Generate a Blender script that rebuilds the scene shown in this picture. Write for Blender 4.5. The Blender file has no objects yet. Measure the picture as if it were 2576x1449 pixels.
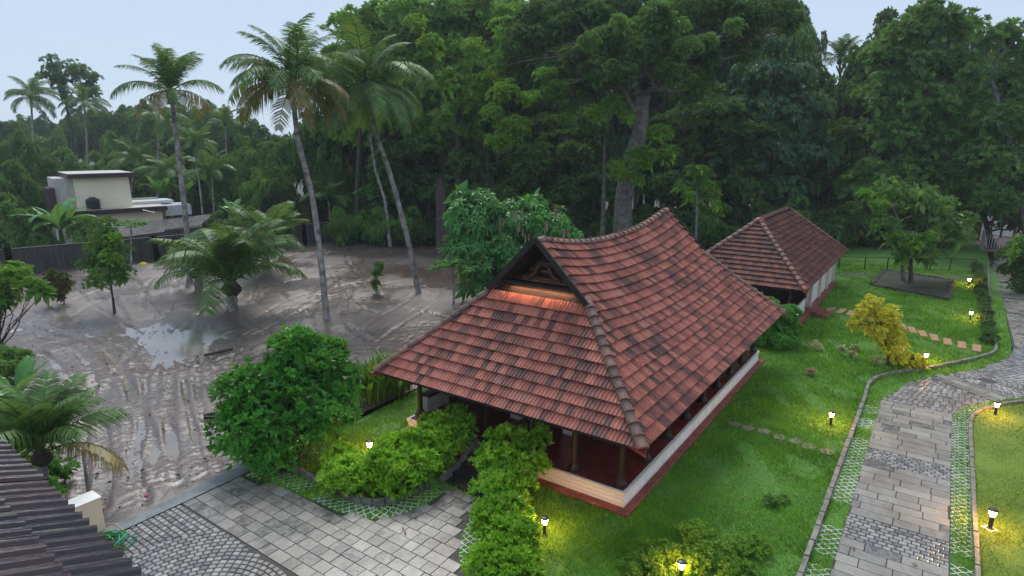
import bpy, math, random
import numpy as np
from mathutils import Vector, Matrix, Euler

random.seed(7)
RS = np.random.RandomState
SC = bpy.context.scene
COL = SC.collection
PI = math.pi

# ------------------------------------------------------------------ camera, sky, sun, exposure
CAM = Vector((-14.384, -6.268, 10.0))
FPX, CX, CY, HZ = 1560.0, 1288.0, 724.5, 358.0        # focal length and horizon in units of a 2576 px wide picture
PITCH = math.atan((CY - HZ) / FPX)
YAW = math.radians(-55.055)
cd = bpy.data.cameras.new('camera')
cd.sensor_width = 36.0
cd.lens = FPX / 2576.0 * 36.0
cd.clip_start = 0.1
cd.clip_end = 3000
cam = bpy.data.objects.new('camera', cd)
COL.objects.link(cam)
cam.location = CAM
cam.rotation_euler = (PI / 2 - PITCH, 0, YAW)
SC.camera = cam

SUN_EL, SUN_AZ = math.radians(52), math.radians(228)
world = bpy.data.worlds.new('World')
SC.world = world
world.use_nodes = True
wn = world.node_tree
wn.nodes.clear()
w_out = wn.nodes.new('ShaderNodeOutputWorld')
w_bg = wn.nodes.new('ShaderNodeBackground')
w_mix = wn.nodes.new('ShaderNodeMix'); w_mix.data_type = 'RGBA'
w_sky = wn.nodes.new('ShaderNodeTexSky')
w_sky.sky_type = 'NISHITA'
w_sky.sun_disc = False
w_sky.sun_elevation = SUN_EL
w_sky.sun_rotation = SUN_AZ
w_mix.inputs[0].default_value = 0.86                 # closed rain cloud over the blue
w_mix.inputs[7].default_value = (4.55, 5.55, 6.9, 1)
wn.links.new(w_sky.outputs[0], w_mix.inputs[6])
wn.links.new(w_mix.outputs[2], w_bg.inputs[0])
w_bg.inputs[1].default_value = 0.072
wn.links.new(w_bg.outputs[0], w_out.inputs[0])

sd = bpy.data.lights.new('sun', 'SUN')
sd.energy = 1.5
sd.angle = math.radians(28)
sd.color = (1.0, 0.96, 0.9)
sun = bpy.data.objects.new('sun', sd)
COL.objects.link(sun)
sun.rotation_euler = (PI / 2 - SUN_EL, 0, PI + (PI - SUN_AZ))

SC.view_settings.view_transform = 'Standard'
SC.view_settings.look = 'None'
SC.view_settings.gamma = 1.0
SC.view_settings.exposure = 0.92
SC.view_settings.use_curve_mapping = False

# ------------------------------------------------------------------ surveying helpers
_R = np.array([math.cos(YAW), math.sin(YAW), 0.0])
_Fh = np.array([-math.sin(YAW), math.cos(YAW), 0.0])
_F = _Fh * math.cos(PITCH) + np.array([0, 0, -math.sin(PITCH)])
_U = _Fh * math.sin(PITCH) + np.array([0, 0, math.cos(PITCH)])
_C = np.array(CAM)

def ray(px, py):
    return _F + _R * ((px - CX) / FPX) + _U * ((CY - py) / FPX)
def G(px, py, z=0.0):
    r = ray(px, py)
    return _C + r * ((z - 10.0) / r[2])
def depth(p):
    return float((np.asarray(p, float) - _C) @ _F)
def AT(px, py, d):
    return _C + ray(px, py) * d
def ground_under(p):
    return np.array([p[0], p[1], 0.0])
def proj(p):
    d = np.asarray(p, float) - _C
    z = d @ _F
    return CX + FPX * (d @ _R) / z, CY - FPX * (d @ _U) / z

# ------------------------------------------------------------------ object helpers
def link(o, parent=None):
    COL.objects.link(o)
    if parent is not None:
        o.parent = parent
    return o
def tag(o, label=None, cat=None, group=None, kind=None):
    if label: o['label'] = label
    if cat: o['category'] = cat
    if group: o['group'] = group
    if kind: o['kind'] = kind
    return o
def empty(name, loc, rz=0.0, label=None, cat=None, group=None):
    o = bpy.data.objects.new(name, None)
    o.empty_display_size = 0.2
    COL.objects.link(o)
    o.location = Vector([float(v) for v in loc])
    o.rotation_euler = (0, 0, rz)
    return tag(o, label, cat, group)
def mesh_np(name, V, F, mat, rnd=None, uv=None, smooth=False):
    """V (n,3), F (m,k) index array or list of arrays"""
    me = bpy.data.meshes.new(name)
    V = np.ascontiguousarray(V, dtype=np.float32)
    if isinstance(F, np.ndarray):
        k = F.shape[1]
        tot = np.full(len(F), k, np.int32)
        idx = F.astype(np.int32).ravel()
    else:
        tot = np.array([len(f) for f in F], np.int32)
        idx = np.concatenate([np.asarray(f, np.int32) for f in F]) if len(F) else np.zeros(0, np.int32)
    me.vertices.add(len(V)); me.vertices.foreach_set('co', V.ravel())
    me.loops.add(len(idx)); me.loops.foreach_set('vertex_index', idx)
    me.polygons.add(len(tot))
    st = np.zeros(len(tot), np.int32); st[1:] = np.cumsum(tot)[:-1]
    me.polygons.foreach_set('loop_start', st)
    me.polygons.foreach_set('loop_total', tot)
    me.polygons.foreach_set('use_smooth', np.full(len(tot), smooth))
    if uv is not None:
        l = me.uv_layers.new(name='UVMap')
        l.data.foreach_set('uv', np.asarray(uv, np.float32)[idx].ravel())
    if rnd is not None:
        a = me.attributes.new('rnd', 'FLOAT', 'POINT')
        a.data.foreach_set('value', np.asarray(rnd, np.float32))
    me.update(calc_edges=True)
    if mat is not None:
        for m in (mat if isinstance(mat, (list, tuple)) else [mat]):
            me.materials.append(m)
    return me
def obj(name, me, parent=None, mw=None):
    o = bpy.data.objects.new(name, me)
    link(o, parent)
    if mw is not None:
        o.matrix_world = mw if parent is None else mw
        if parent is not None:
            o.matrix_parent_inverse = Matrix.Identity(4)
            o.matrix_basis = PINV(parent) @ mw
    return o
_pinv = {}
def PINV(p):
    k = p.name
    if k not in _pinv:
        m = Matrix.Identity(4)
        chain = []
        q = p
        while q is not None:
            chain.append(q); q = q.parent
        for c in reversed(chain):
            m = m @ c.matrix_basis
        _pinv[k] = m.inverted()
    return _pinv[k]
def W2L(parent, V):
    """world points into the parent's own space"""
    m = np.array(PINV(parent))
    V = np.asarray(V, float)
    return V @ m[:3, :3].T + m[:3, 3]
def part(name, V, F, mat, parent, **k):
    """mesh given in world space, linked under parent"""
    if parent is not None:
        V = W2L(parent, V)
    return obj(name, mesh_np(name, V, F, mat, **k), parent)

class MB:
    """collects simple shapes in world space"""
    def __init__(s): s.V = []; s.F = []; s.n = 0
    def add(s, V, F):
        s.V.append(np.asarray(V, float)); s.F += [[i + s.n for i in f] for f in F]; s.n += len(V); return s
    def box(s, x0, x1, y0, y1, z0, z1):
        return s.add([(x0,y0,z0),(x1,y0,z0),(x1,y1,z0),(x0,y1,z0),(x0,y0,z1),(x1,y0,z1),(x1,y1,z1),(x0,y1,z1)],
                     [(0,3,2,1),(4,5,6,7),(0,1,5,4),(1,2,6,5),(2,3,7,6),(3,0,4,7)])
    def beam(s, a, b, w, h, up=(0,0,1)):
        a = np.array(a, float); b = np.array(b, float); d = b - a; d /= np.linalg.norm(d)
        sx = np.cross(d, up); sx /= np.linalg.norm(sx); u = np.cross(sx, d)
        P = [p + sx*i*w/2 + u*j*h/2 for p in (a, b) for i, j in ((-1,-1),(1,-1),(1,1),(-1,1))]
        return s.add(P, [(0,1,2,3),(7,6,5,4),(0,4,5,1),(1,5,6,2),(2,6,7,3),(3,7,4,0)])
    def lathe(s, c, prof, n=12, ax=None):
        V = []
        for r, z in prof:
            for k in range(n):
                t = 2*PI*k/n
                V.append((c[0]+r*math.cos(t), c[1]+r*math.sin(t), c[2]+z))
        F = []
        for j in range(len(prof)-1):
            for k in range(n):
                a = j*n+k; b = j*n+(k+1) % n
                F.append((a, b, b+n, a+n))
        F.append(tuple(range(n))[::-1]); F.append(tuple((len(prof)-1)*n+k for k in range(n)))
        return s.add(V, F)
    def tube(s, pts, rad, n=7):
        pts = [np.array(p, float) for p in pts]
        if not hasattr(rad, '__len__'): rad = [rad]*len(pts)
        V = []; m = len(pts)
        for i, p in enumerate(pts):
            d = pts[min(i+1, m-1)] - pts[max(i-1, 0)]; d /= (np.linalg.norm(d)+1e-9)
            ref = np.array([0, 0, 1.]) if abs(d[2]) < .9 else np.array([1., 0, 0])
            x = np.cross(d, ref); x /= np.linalg.norm(x); y = np.cross(d, x)
            for k in range(n):
                t = 2*PI*k/n
                V.append(p + (x*math.cos(t) + y*math.sin(t))*rad[i])
        F = []
        for i in range(m-1):
            for k in range(n):
                a = i*n+k; b = i*n+(k+1) % n
                F.append((a, b, b+n, a+n))
        F.append(tuple(range(n))); F.append(tuple((m-1)*n+k for k in range(n))[::-1])
        return s.add(V, F)
    def out(s, name, mat, parent=None, smooth=False, **k):
        V = np.concatenate(s.V)
        if parent is not None: V = W2L(parent, V)
        return obj(name, mesh_np(name, V, s.F, mat, smooth=smooth, **k), parent)

# ------------------------------------------------------------------ materials
def node_mat(name):
    m = bpy.data.materials.new(name); m.use_nodes = True
    nt = m.node_tree; nt.nodes.clear()
    out = nt.nodes.new('ShaderNodeOutputMaterial')
    p = nt.nodes.new('ShaderNodeBsdfPrincipled')
    nt.links.new(p.outputs[0], out.inputs[0])
    return m, nt, p, out
class N:
    """small node-writing helper"""
    def __init__(s, nt): s.nt = nt
    def new(s, t): return s.nt.nodes.new(t)
    def put(s, sock, v):
        if hasattr(v, 'links') or hasattr(v, 'is_linked'): s.nt.links.new(v, sock)
        elif isinstance(v, (tuple, list)) and len(v) == 3 and sock.type == 'RGBA': sock.default_value = (*v, 1)
        else: sock.default_value = v
    def math(s, op, a, b=0.0, clamp=False):
        n = s.new('ShaderNodeMath'); n.operation = op; n.use_clamp = clamp
        s.put(n.inputs[0], a); s.put(n.inputs[1], b); return n.outputs[0]
    def mix(s, f, a, b, mode='MIX'):
        n = s.new('ShaderNodeMix'); n.data_type = 'RGBA'; n.blend_type = mode
        s.put(n.inputs[0], f); s.put(n.inputs[6], a); s.put(n.inputs[7], b); return n.outputs[2]
    def noise(s, scale, detail=4, vec=None, rough=0.55, dist=0.0):
        n = s.new('ShaderNodeTexNoise'); n.inputs['Scale'].default_value = scale
        n.inputs['Detail'].default_value = detail; n.inputs['Roughness'].default_value = rough
        n.inputs['Distortion'].default_value = dist
        if vec is not None: s.nt.links.new(vec, n.inputs['Vector'])
        return n.outputs[0]
    def ramp(s, f, stops):
        n = s.new('ShaderNodeValToRGB'); s.nt.links.new(f, n.inputs[0])
        e = n.color_ramp.elements
        while len(e) < len(stops): e.new(0.5)
        for i, (p, c) in enumerate(stops):
            e[i].position = p; e[i].color = (*c, 1) if len(c) == 3 else c
        return n.outputs[0]
    def maprange(s, f, a, b, c=0.0, d=1.0):
        n = s.new('ShaderNodeMapRange'); s.put(n.inputs[0], f)
        for i, v in enumerate((a, b, c, d)): n.inputs[i+1].default_value = v
        return n.outputs[0]
    def pos(s): return s.new('ShaderNodeNewGeometry').outputs['Position']
    def mapping(s, vec, scale=(1,1,1), rot=(0,0,0), loc=None):
        n = s.new('ShaderNodeMapping'); s.nt.links.new(vec, n.inputs[0])
        n.inputs['Scale'].default_value = scale; n.inputs['Rotation'].default_value = rot
        if loc is not None: s.put(n.inputs['Location'], loc)
        return n.outputs[0]
    def rnd(s):
        """one random number per object plus the per-piece attribute"""
        a = s.new('ShaderNodeAttribute'); a.attribute_name = 'rnd'
        o = s.new('ShaderNodeObjectInfo')
        return s.math('FRACT', s.math('ADD', a.outputs['Fac'], o.outputs['Random']))
    def bump(s, h, strength=0.4, dist=0.02):
        n = s.new('ShaderNodeBump'); n.inputs['Strength'].default_value = strength
        n.inputs['Distance'].default_value = dist; s.nt.links.new(h, n.inputs['Height']); return n.outputs[0]

def simple(name, col, rough=0.6, var=0.25, scale=6.0, bump=0.25, spec=0.5, metal=0.0, streak=False):
    m, nt, p, out = node_mat(name); n = N(nt)
    v = n.pos()
    if streak: v = n.mapping(v, (6, 6, 0.7))
    a = n.noise(scale, 6, v); b = n.noise(scale*7, 4, n.pos())
    f = n.math('ADD', n.math('MULTIPLY', a, 0.7), n.math('MULTIPLY', b, 0.3))
    dark = tuple(c*(1-var*1.6) for c in col); light = tuple(min(1, c*(1+var)) for c in col)
    n.put(p.inputs['Base Color'], n.ramp(f, [(0.3, dark), (0.7, light)]))
    p.inputs['Roughness'].default_value = rough
    p.inputs['Specular IOR Level'].default_value = spec
    p.inputs['Metallic'].default_value = metal
    if bump: n.put(p.inputs['Normal'], n.bump(f, bump, 0.03))
    return m

def foliage_mat(name, cols, rough=0.5, trans=0.36, clump=0.35, spec=0.4):
    """cols: dark, mid, light"""
    m, nt, p, out = node_mat(name); n = N(nt)
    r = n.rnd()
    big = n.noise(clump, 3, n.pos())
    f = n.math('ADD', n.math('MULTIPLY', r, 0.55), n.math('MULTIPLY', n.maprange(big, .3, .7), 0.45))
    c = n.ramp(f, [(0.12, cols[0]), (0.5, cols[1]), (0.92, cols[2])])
    c = n.mix(n.math('MULTIPLY', n.math('GREATER_THAN', n.math('FRACT', n.math('MULTIPLY', r, 57.31)), 0.985), 0.8), c, (0.30, 0.22, 0.03))
    n.put(p.inputs['Base Color'], c)
    p.inputs['Roughness'].default_value = rough
    p.inputs['Specular IOR Level'].default_value = spec
    t = n.new('ShaderNodeBsdfTranslucent'); n.put(t.inputs[0], n.mix(0.5, c, (0.25, 0.4, 0.05), 'MIX'))
    ms = n.new('ShaderNodeMixShader'); ms.inputs[0].default_value = trans
    nt.links.new(p.outputs[0], ms.inputs[1]); nt.links.new(t.outputs[0], ms.inputs[2])
    nt.links.new(ms.outputs[0], out.inputs[0])
    return m

def tile_mat(name, stops, dirt=0.5, rough=0.46, pale=(0.46, 0.21, 0.165)):
    m, nt, p, out = node_mat(name); n = N(nt)
    r = n.rnd()
    uv = n.new('ShaderNodeUVMap').outputs[0]
    comb = n.new('ShaderNodeCombineXYZ'); n.put(comb.inputs[0], n.math('MULTIPLY', r, 91.0)); n.put(comb.inputs[1], n.math('MULTIPLY', r, 37.0))
    st = n.noise(1.0, 5, n.mapping(uv, (13.0, 1.1, 1), loc=comb.outputs[0]), 0.65)
    blot = n.noise(1.6, 4, n.mapping(uv, (1.5, 1.3, 1), loc=comb.outputs[0]), 0.6)
    big = n.noise(0.55, 4, n.pos(), 0.6)
    big2 = n.noise(2.4, 3, n.pos(), 0.6)
    key = n.math('ADD', n.math('MULTIPLY', r, 0.50), n.math('ADD', n.math('MULTIPLY', n.maprange(big, .3, .7), 0.22), n.math('ADD', n.math('MULTIPLY', n.maprange(blot, .3, .7), 0.18), n.math('MULTIPLY', n.maprange(big2, .3, .7), 0.10))))
    c = n.ramp(key, stops)
    c = n.mix(n.math('MULTIPLY', n.maprange(st, 0.50, 0.66), dirt), c, (0.045, 0.036, 0.036))
    c = n.mix(n.math('MULTIPLY', n.maprange(st, 0.46, 0.30), 0.35), c, pale)
    n.put(p.inputs['Base Color'], c)
    n.put(p.inputs['Roughness'], n.maprange(st, .3, .7, rough-.1, rough+.2))
    n.put(p.inputs['Normal'], n.bump(st, 0.35, 0.01))
    return m

def paving_mat(name, stops, vein=0.5):
    m, nt, p, out = node_mat(name); n = N(nt)
    r = n.rnd()
    comb = n.new('ShaderNodeCombineXYZ'); n.put(comb.inputs[2], n.math('MULTIPLY', r, 60.0))
    va = n.new('ShaderNodeVectorMath'); nt.links.new(n.pos(), va.inputs[0]); nt.links.new(comb.outputs[0], va.inputs[1])
    pv = va.outputs[0]
    a = n.noise(3.0, 6, pv, 0.6, 1.5); b = n.noise(14, 5, pv, 0.65); big = n.noise(0.6, 4, n.pos(), 0.6)
    c = n.ramp(r, stops)
    c = n.mix(n.math('MULTIPLY', n.maprange(a, .42, .62), vein), c, (0.34, 0.32, 0.28))
    c = n.mix(n.math('MULTIPLY', n.maprange(b, .50, .75), 0.4), c, (0.09, 0.09, 0.088))
    c = n.mix(n.math('MULTIPLY', n.maprange(big, .46, .66), 0.55), c, (0.12, 0.095, 0.07))
    n.put(p.inputs['Base Color'], c)
    n.put(p.inputs['Roughness'], n.maprange(big, .35, .6, 0.16, 0.42))
    n.put(p.inputs['Normal'], n.bump(b, 0.25, 0.01))
    return m

M = {}
M['tile'] = tile_mat('clay_tile', [(0.08, (0.042, 0.029, 0.032)), (0.22, (0.115, 0.055, 0.048)), (0.38, (0.26, 0.088, 0.063)), (0.54, (0.42, 0.13, 0.086)), (0.7, (0.57, 0.195, 0.13)), (0.84, (0.36, 0.18, 0.14)), (0.95, (0.19, 0.135, 0.118))], 0.6)
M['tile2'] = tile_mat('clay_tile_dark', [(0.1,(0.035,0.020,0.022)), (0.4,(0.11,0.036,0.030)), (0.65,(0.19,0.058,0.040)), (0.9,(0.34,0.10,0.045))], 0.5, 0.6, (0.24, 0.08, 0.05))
M['tile3'] = tile_mat('clay_tile_black_wet', [(0.1,(0.016,0.013,0.017)), (0.55,(0.030,0.022,0.028)), (0.95,(0.085,0.032,0.03))], 0.5, 0.22, (0.06, 0.04, 0.045))
M['cap'] = tile_mat('ridge_cap', [(0.1,(0.07,0.045,0.04)), (0.5,(0.20,0.11,0.085)), (0.9,(0.30,0.13,0.09))], 0.6, 0.5)
M['deck'] = simple('roof_deck', (0.03, 0.018, 0.014), 0.8)
M['wood'] = simple('dark_wood', (0.016, 0.009, 0.007), 0.45, streak=True)
M['cream_lit'] = simple('cream_paint_peach_lit', (0.82, 0.62, 0.44), 0.55, 0.06, 1.5, 0.05)  # peach tint: warm light on the cream wall end, put into its colour
M['housewall'] = simple('house_wall', (0.90, 0.79, 0.60), 0.6, 0.05, 1, 0.05)
M['carved'] = simple('carved_wood', (0.11, 0.042, 0.022), 0.5, 0.4, 20, 0.8)
M['redfloor'] = simple('red_oxide_floor', (0.17, 0.028, 0.022), 0.22, 0.3, 2.5, 0.05)
M['redstep'] = simple('worn_red_apron', (0.27, 0.06, 0.038), 0.45, 0.5, 3.5, 0.3)
M['redpaint'] = simple('red_painted_clay', (0.24, 0.035, 0.04), 0.35, 0.2)
M['white'] = simple('white_wash', (0.70, 0.68, 0.65), 0.6, 0.13, 2.5, 0.15)
M['cream'] = simple('cream_paint', (0.74, 0.68, 0.60), 0.55, 0.08, 1.5, 0.05)
M['whitedirty'] = simple('weathered_white', (0.52, 0.51, 0.47), 0.7, 0.25, 1.5, 0.2, streak=True)
M['blackstone'] = simple('black_wet_stone', (0.035, 0.034, 0.033), 0.3, 0.4, 8, 0.3)
M['greystone'] = simple('grey_plaster_stone', (0.24, 0.235, 0.24), 0.5, 0.3, 5, 0.3)
M['kerb'] = simple('kerb_concrete', (0.20, 0.185, 0.165), 0.55, 0.45, 4, 0.4)
M['kerbflat'] = simple('kerb_wet_concrete', (0.17, 0.185, 0.185), 0.35, 0.3, 3, 0.2)
M['joint'] = simple('joint_mortar', (0.06, 0.056, 0.05), 0.8, 0.4, 9, 0.3)
M['paintwhite'] = simple('white_paint_worn', (0.66, 0.68, 0.64), 0.5, 0.22, 9, 0.2)
M['concrete'] = simple('stained_wall', (0.055, 0.055, 0.055), 0.7, 0.6, 0.9, 0.4, streak=True)
M['metalblack'] = simple('black_metal', (0.025, 0.03, 0.035), 0.35, 0.2, 5, 0.1)
M['brownband'] = simple('brown_fascia', (0.045, 0.022, 0.022), 0.5)
M['asb'] = simple('corrugated_sheet', (0.17, 0.16, 0.16), 0.5, 0.5, 2.2, 0.2)
M['tank'] = simple('black_plastic', (0.02, 0.022, 0.03), 0.35)
M['pipe'] = simple('pvc_white', (0.6, 0.62, 0.65), 0.4, 0.05)
M['hose'] = simple('green_hose', (0.01, 0.28, 0.16), 0.35, 0.12)
M['hosepale'] = simple('pale_hose', (0.42, 0.42, 0.28), 0.4, 0.1)
M['stepstone'] = simple('tan_stepping_stone', (0.40, 0.23, 0.12), 0.5, 0.22, 6, 0.2)
M['stepstone2'] = simple('buried_stone', (0.20, 0.17, 0.13), 0.6, 0.4, 5, 0.4)
M['rubble'] = simple('black_rubble', (0.05, 0.045, 0.045), 0.6, 0.5, 3, 0.5)
M['bark'] = simple('bark', (0.06, 0.045, 0.038), 0.85, 0.5, 3, 0.8, streak=True)
M['barkpale'] = simple('bark_pale', (0.15, 0.135, 0.12), 0.8, 0.55, 3, 0.7)
M['palmtrunk'] = simple('palm_trunk', (0.26, 0.24, 0.22), 0.8, 0.62, 2.6, 0.7)
M['palmdark'] = simple('palm_base', (0.045, 0.032, 0.025), 0.9, 0.5, 6, 0.8)
M['redbox'] = simple('red_plastic', (0.5, 0.03, 0.03), 0.4)
M['blue'] = simple('blue_sheet', (0.02, 0.06, 0.35), 0.5)
M['ochre'] = simple('ochre_wall', (0.45, 0.33, 0.12), 0.7)
M['roadslab'] = paving_mat('paving_slab', [(0.02, (0.055, 0.057, 0.06)), (0.1, (0.12, 0.115, 0.11)), (0.35, (0.2, 0.19, 0.172)), (0.7, (0.27, 0.252, 0.222)), (0.95, (0.33, 0.305, 0.265))])
M['courtslab'] = paving_mat('court_slab', [(0.02, (0.045, 0.047, 0.052)), (0.1, (0.095, 0.095, 0.093)), (0.4, (0.145, 0.142, 0.132)), (0.75, (0.205, 0.196, 0.178)), (0.95, (0.265, 0.252, 0.228))])
M['cobble'] = paving_mat('cobble_stone', [(0.03,(0.10,0.105,0.12)), (0.35,(0.20,0.20,0.20)), (0.7,(0.28,0.275,0.265)), (0.95,(0.36,0.35,0.33))], 0.25)
def emit(name, col, s):
    m, nt, p, out = node_mat(name)
    p.inputs['Base Color'].default_value = (*col, 1)
    p.inputs['Emission Color'].default_value = (*col, 1)
    p.inputs['Emission Strength'].default_value = s
    return m
M['lamp'] = emit('lamp_glow', (1.0, 0.45, 0.085), 165)
M['gablelamp'] = emit('gable_lamp_glow', (1.0, 0.5, 0.24), 60)
M['distlamp'] = emit('window_glow', (1.0, 0.75, 0.45), 3)
F_ = foliage_mat
M['leaf_dark'] = F_('leaf_dark', [(0.007, 0.026, 0.012), (0.032, 0.1, 0.028), (0.12, 0.28, 0.055)])
M['leaf_mid'] = F_('leaf_mid', [(0.0352, 0.099, 0.0262), (0.097, 0.233, 0.0495), (0.229, 0.4368, 0.0844)])
M['leaf_bright'] = F_('leaf_bright', [(0.0442, 0.1383, 0.0233), (0.1436, 0.3349, 0.0466), (0.3684, 0.6261, 0.0874)])
M['leaf_blue'] = F_('leaf_bluegreen', [(0.0184, 0.0633, 0.0368), (0.0506, 0.1437, 0.069), (0.1207, 0.2645, 0.115)])
M['leaf_lime'] = F_('leaf_lime', [(0.0481, 0.1375, 0.015), (0.1375, 0.325, 0.025), (0.3025, 0.525, 0.0438)])
M['leaf_bush'] = F_('leaf_bush', [(0.0189, 0.108, 0.0135), (0.0675, 0.297, 0.0324), (0.189, 0.5805, 0.0743)], 0.35)
M['leaf_hedge'] = F_('leaf_hedge', [(0.0564, 0.1782, 0.0119), (0.1879, 0.4455, 0.0238), (0.4508, 0.7425, 0.052)], 0.35)
M['leaf_mango'] = F_('leaf_ashoka', [(0.0182, 0.0975, 0.0234), (0.0585, 0.247, 0.052), (0.169, 0.494, 0.104)], 0.35)
M['leaf_yellow'] = F_('leaf_yellow', [(0.42, 0.36, 0.012), (0.72, 0.66, 0.03), (0.85, 0.82, 0.12)], 0.5, 0.3)
M['leaf_brown'] = F_('leaf_brownish', [(0.04,0.035,0.012), (0.10,0.085,0.025), (0.13,0.14,0.03)])
M['leaf_cream'] = F_('leaf_cream', [(0.30,0.34,0.12), (0.5,0.52,0.25), (0.65,0.65,0.4)])
M['leaf_papaya'] = F_('leaf_papaya', [(0.04,0.15,0.02), (0.08,0.26,0.04), (0.15,0.38,0.07)])
M['flower_pale'] = F_('flower_pale', [(0.30,0.19,0.15), (0.42,0.30,0.24), (0.55,0.42,0.35)])
M['frond'] = F_('frond_green', [(0.0327, 0.081, 0.0216), (0.0817, 0.1755, 0.0405), (0.1782, 0.3105, 0.081)], 0.5, 0.25, 1.2, 0.35)
M['frondold'] = F_('frond_old', [(0.07,0.075,0.02), (0.17,0.14,0.035), (0.30,0.21,0.055)], 0.45, 0.2, 1.2)
M['banana'] = F_('banana_leaf', [(0.036, 0.144, 0.024), (0.072, 0.252, 0.048), (0.144, 0.396, 0.108)], 0.3, 0.3, 1.0)
M['grass'] = F_('grass_blade', [(0.055, 0.165, 0.008), (0.15, 0.38, 0.016), (0.3, 0.54, 0.03)], 0.5, 0.2, 0.7, 0.3)
M['grassyel'] = F_('grass_blade_mown', [(0.09, 0.16, 0.008), (0.16, 0.26, 0.012), (0.24, 0.35, 0.018)], 0.5, 0.2, 0.7, 0.3)
M['haze'] = None

def lawn_mat():
    m, nt, p, out = node_mat('lawn_soil'); n = N(nt)
    a = n.noise(0.5, 5, n.pos(), 0.6); b = n.noise(9, 6, n.pos(), 0.65)
    c = n.ramp(n.math('ADD', n.math('MULTIPLY', a, .55), n.math('MULTIPLY', b, .45)), [(0.30,(0.028,0.065,0.010)), (0.5,(0.06,0.18,0.014)), (0.7,(0.11,0.25,0.022))])
    n.put(p.inputs['Base Color'], c); p.inputs['Roughness'].default_value = 0.8
    n.put(p.inputs['Normal'], n.bump(b, 0.8, 0.06))
    return m
M['lawn'] = lawn_mat()
def lawn2_mat():
    m, nt, p, out = node_mat('mown_lawn'); n = N(nt)
    a = n.noise(0.7, 5, n.pos(), 0.6); b = n.noise(14, 6, n.pos(), 0.65)
    c = n.ramp(n.math('ADD', n.math('MULTIPLY', a, .55), n.math('MULTIPLY', b, .45)), [(0.30,(0.075,0.12,0.010)), (0.5,(0.12,0.20,0.012)), (0.7,(0.17,0.25,0.018))])
    n.put(p.inputs['Base Color'], c); p.inputs['Roughness'].default_value = 0.8
    n.put(p.inputs['Normal'], n.bump(b, 0.8, 0.04))
    return m
M['lawn2'] = lawn2_mat()
def mud_mat():
    m, nt, p, out = node_mat('wet_mud'); n = N(nt)
    a = n.noise(0.16, 5, n.pos(), 0.6); b = n.noise(3.5, 6, n.pos(), 0.65); d = n.noise(22, 5, n.pos(), 0.7)
    sep = n.new('ShaderNodeSeparateXYZ'); nt.links.new(n.pos(), sep.inputs[0])
    hz = n.maprange(sep.outputs[2], -0.07, 0.06)
    c = n.ramp(n.math('ADD', n.math('MULTIPLY', b, .6), n.math('MULTIPLY', d, .4)), [(0.32,(0.062,0.047,0.040)), (0.5,(0.140,0.110,0.096)), (0.7,(0.23,0.19,0.168))])
    c = n.mix(n.math('MULTIPLY', n.maprange(a, .47, .62), 0.65), c, (0.115, 0.062, 0.050))
    n.put(p.inputs['Base Color'], c)
    n.put(p.inputs['Roughness'], n.math('ADD', n.maprange(hz, 0.25, 0.8, 0.22, 0.55), n.maprange(d, .3, .7, -0.06, 0.08)))
    p.inputs['Specular IOR Level'].default_value = 0.9
    n.put(p.inputs['Normal'], n.bump(n.math('ADD', b, n.math('MULTIPLY', d, .5)), 0.5, 0.05))
    return m
M['mud'] = mud_mat()
def water_mat():
    m, nt, p, out = node_mat('muddy_water'); n = N(nt)
    a = n.noise(0.35, 3, n.pos())
    n.put(p.inputs['Base Color'], n.ramp(a, [(0.35,(0.19,0.18,0.175)), (0.68,(0.36,0.29,0.23))]))
    p.inputs['Roughness'].default_value = 0.07
    p.inputs['Specular IOR Level'].default_value = 0.9
    n.put(p.inputs['Normal'], n.bump(n.noise(40, 3, n.pos()), 0.06, 0.01))
    return m
M['water'] = water_mat()
M['earth'] = simple('dark_earth', (0.035, 0.045, 0.022), 0.8, 0.5, 0.6, 0.5)
M['redearth'] = simple('red_earth', (0.25, 0.14, 0.11), 0.7, 0.3, 1.0, 0.3)

# ------------------------------------------------------------------ leaf geometry
def leaf_quads(C, Nn, k, L, Wd, rng, tilt=(0.5, 1.35), droop=0.25, base_off=0.0):
    """k leaves round each cluster centre C (n,3) opening about direction Nn (n,3)"""
    n = len(C)
    Nn = Nn / (np.linalg.norm(Nn, axis=1, keepdims=True) + 1e-9)
    ref = np.where(np.abs(Nn[:, 2:3]) < 0.9, np.array([[0, 0, 1.]]), np.array([[1., 0, 0]]))
    T = np.cross(Nn, ref); T /= np.linalg.norm(T, axis=1, keepdims=True)
    B = np.cross(Nn, T)
    az = (np.arange(k)[None, :] + rng.rand(n, 1)) * (2*PI/k) + rng.uniform(-.35, .35, (n, k))
    ti = rng.uniform(tilt[0], tilt[1], (n, k))
    ca, sa, ct, st = np.cos(az), np.sin(az), np.cos(ti), np.sin(ti)
    D = Nn[:, None]*ct[..., None] + (T[:, None]*ca[..., None] + B[:, None]*sa[..., None])*st[..., None]
    ln = L * rng.uniform(0.55, 1.35, (n, k, 1))
    S = np.cross(D, Nn[:, None] + 0.3*rng.randn(n, k, 3)); S /= (np.linalg.norm(S, axis=2, keepdims=True) + 1e-9)
    up = np.cross(S, D)
    wd = Wd * rng.uniform(0.8, 1.2, (n, k, 1))
    P0 = C[:, None] + D*base_off
    mid = P0 + D*ln*0.5 + up*0.06*ln
    tip = P0 + D*ln - np.array([0, 0, 1.])*droop*ln
    V = np.stack([P0, mid + S*wd/2, tip, mid - S*wd/2], axis=2).reshape(-1, 3)
    F = np.arange(len(V)).reshape(-1, 4)
    cr = rng.rand(n, 1); lr = rng.rand(n, k)
    r = np.repeat((0.55*cr + 0.45*lr).reshape(-1), 4)
    return V, F, r

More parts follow.
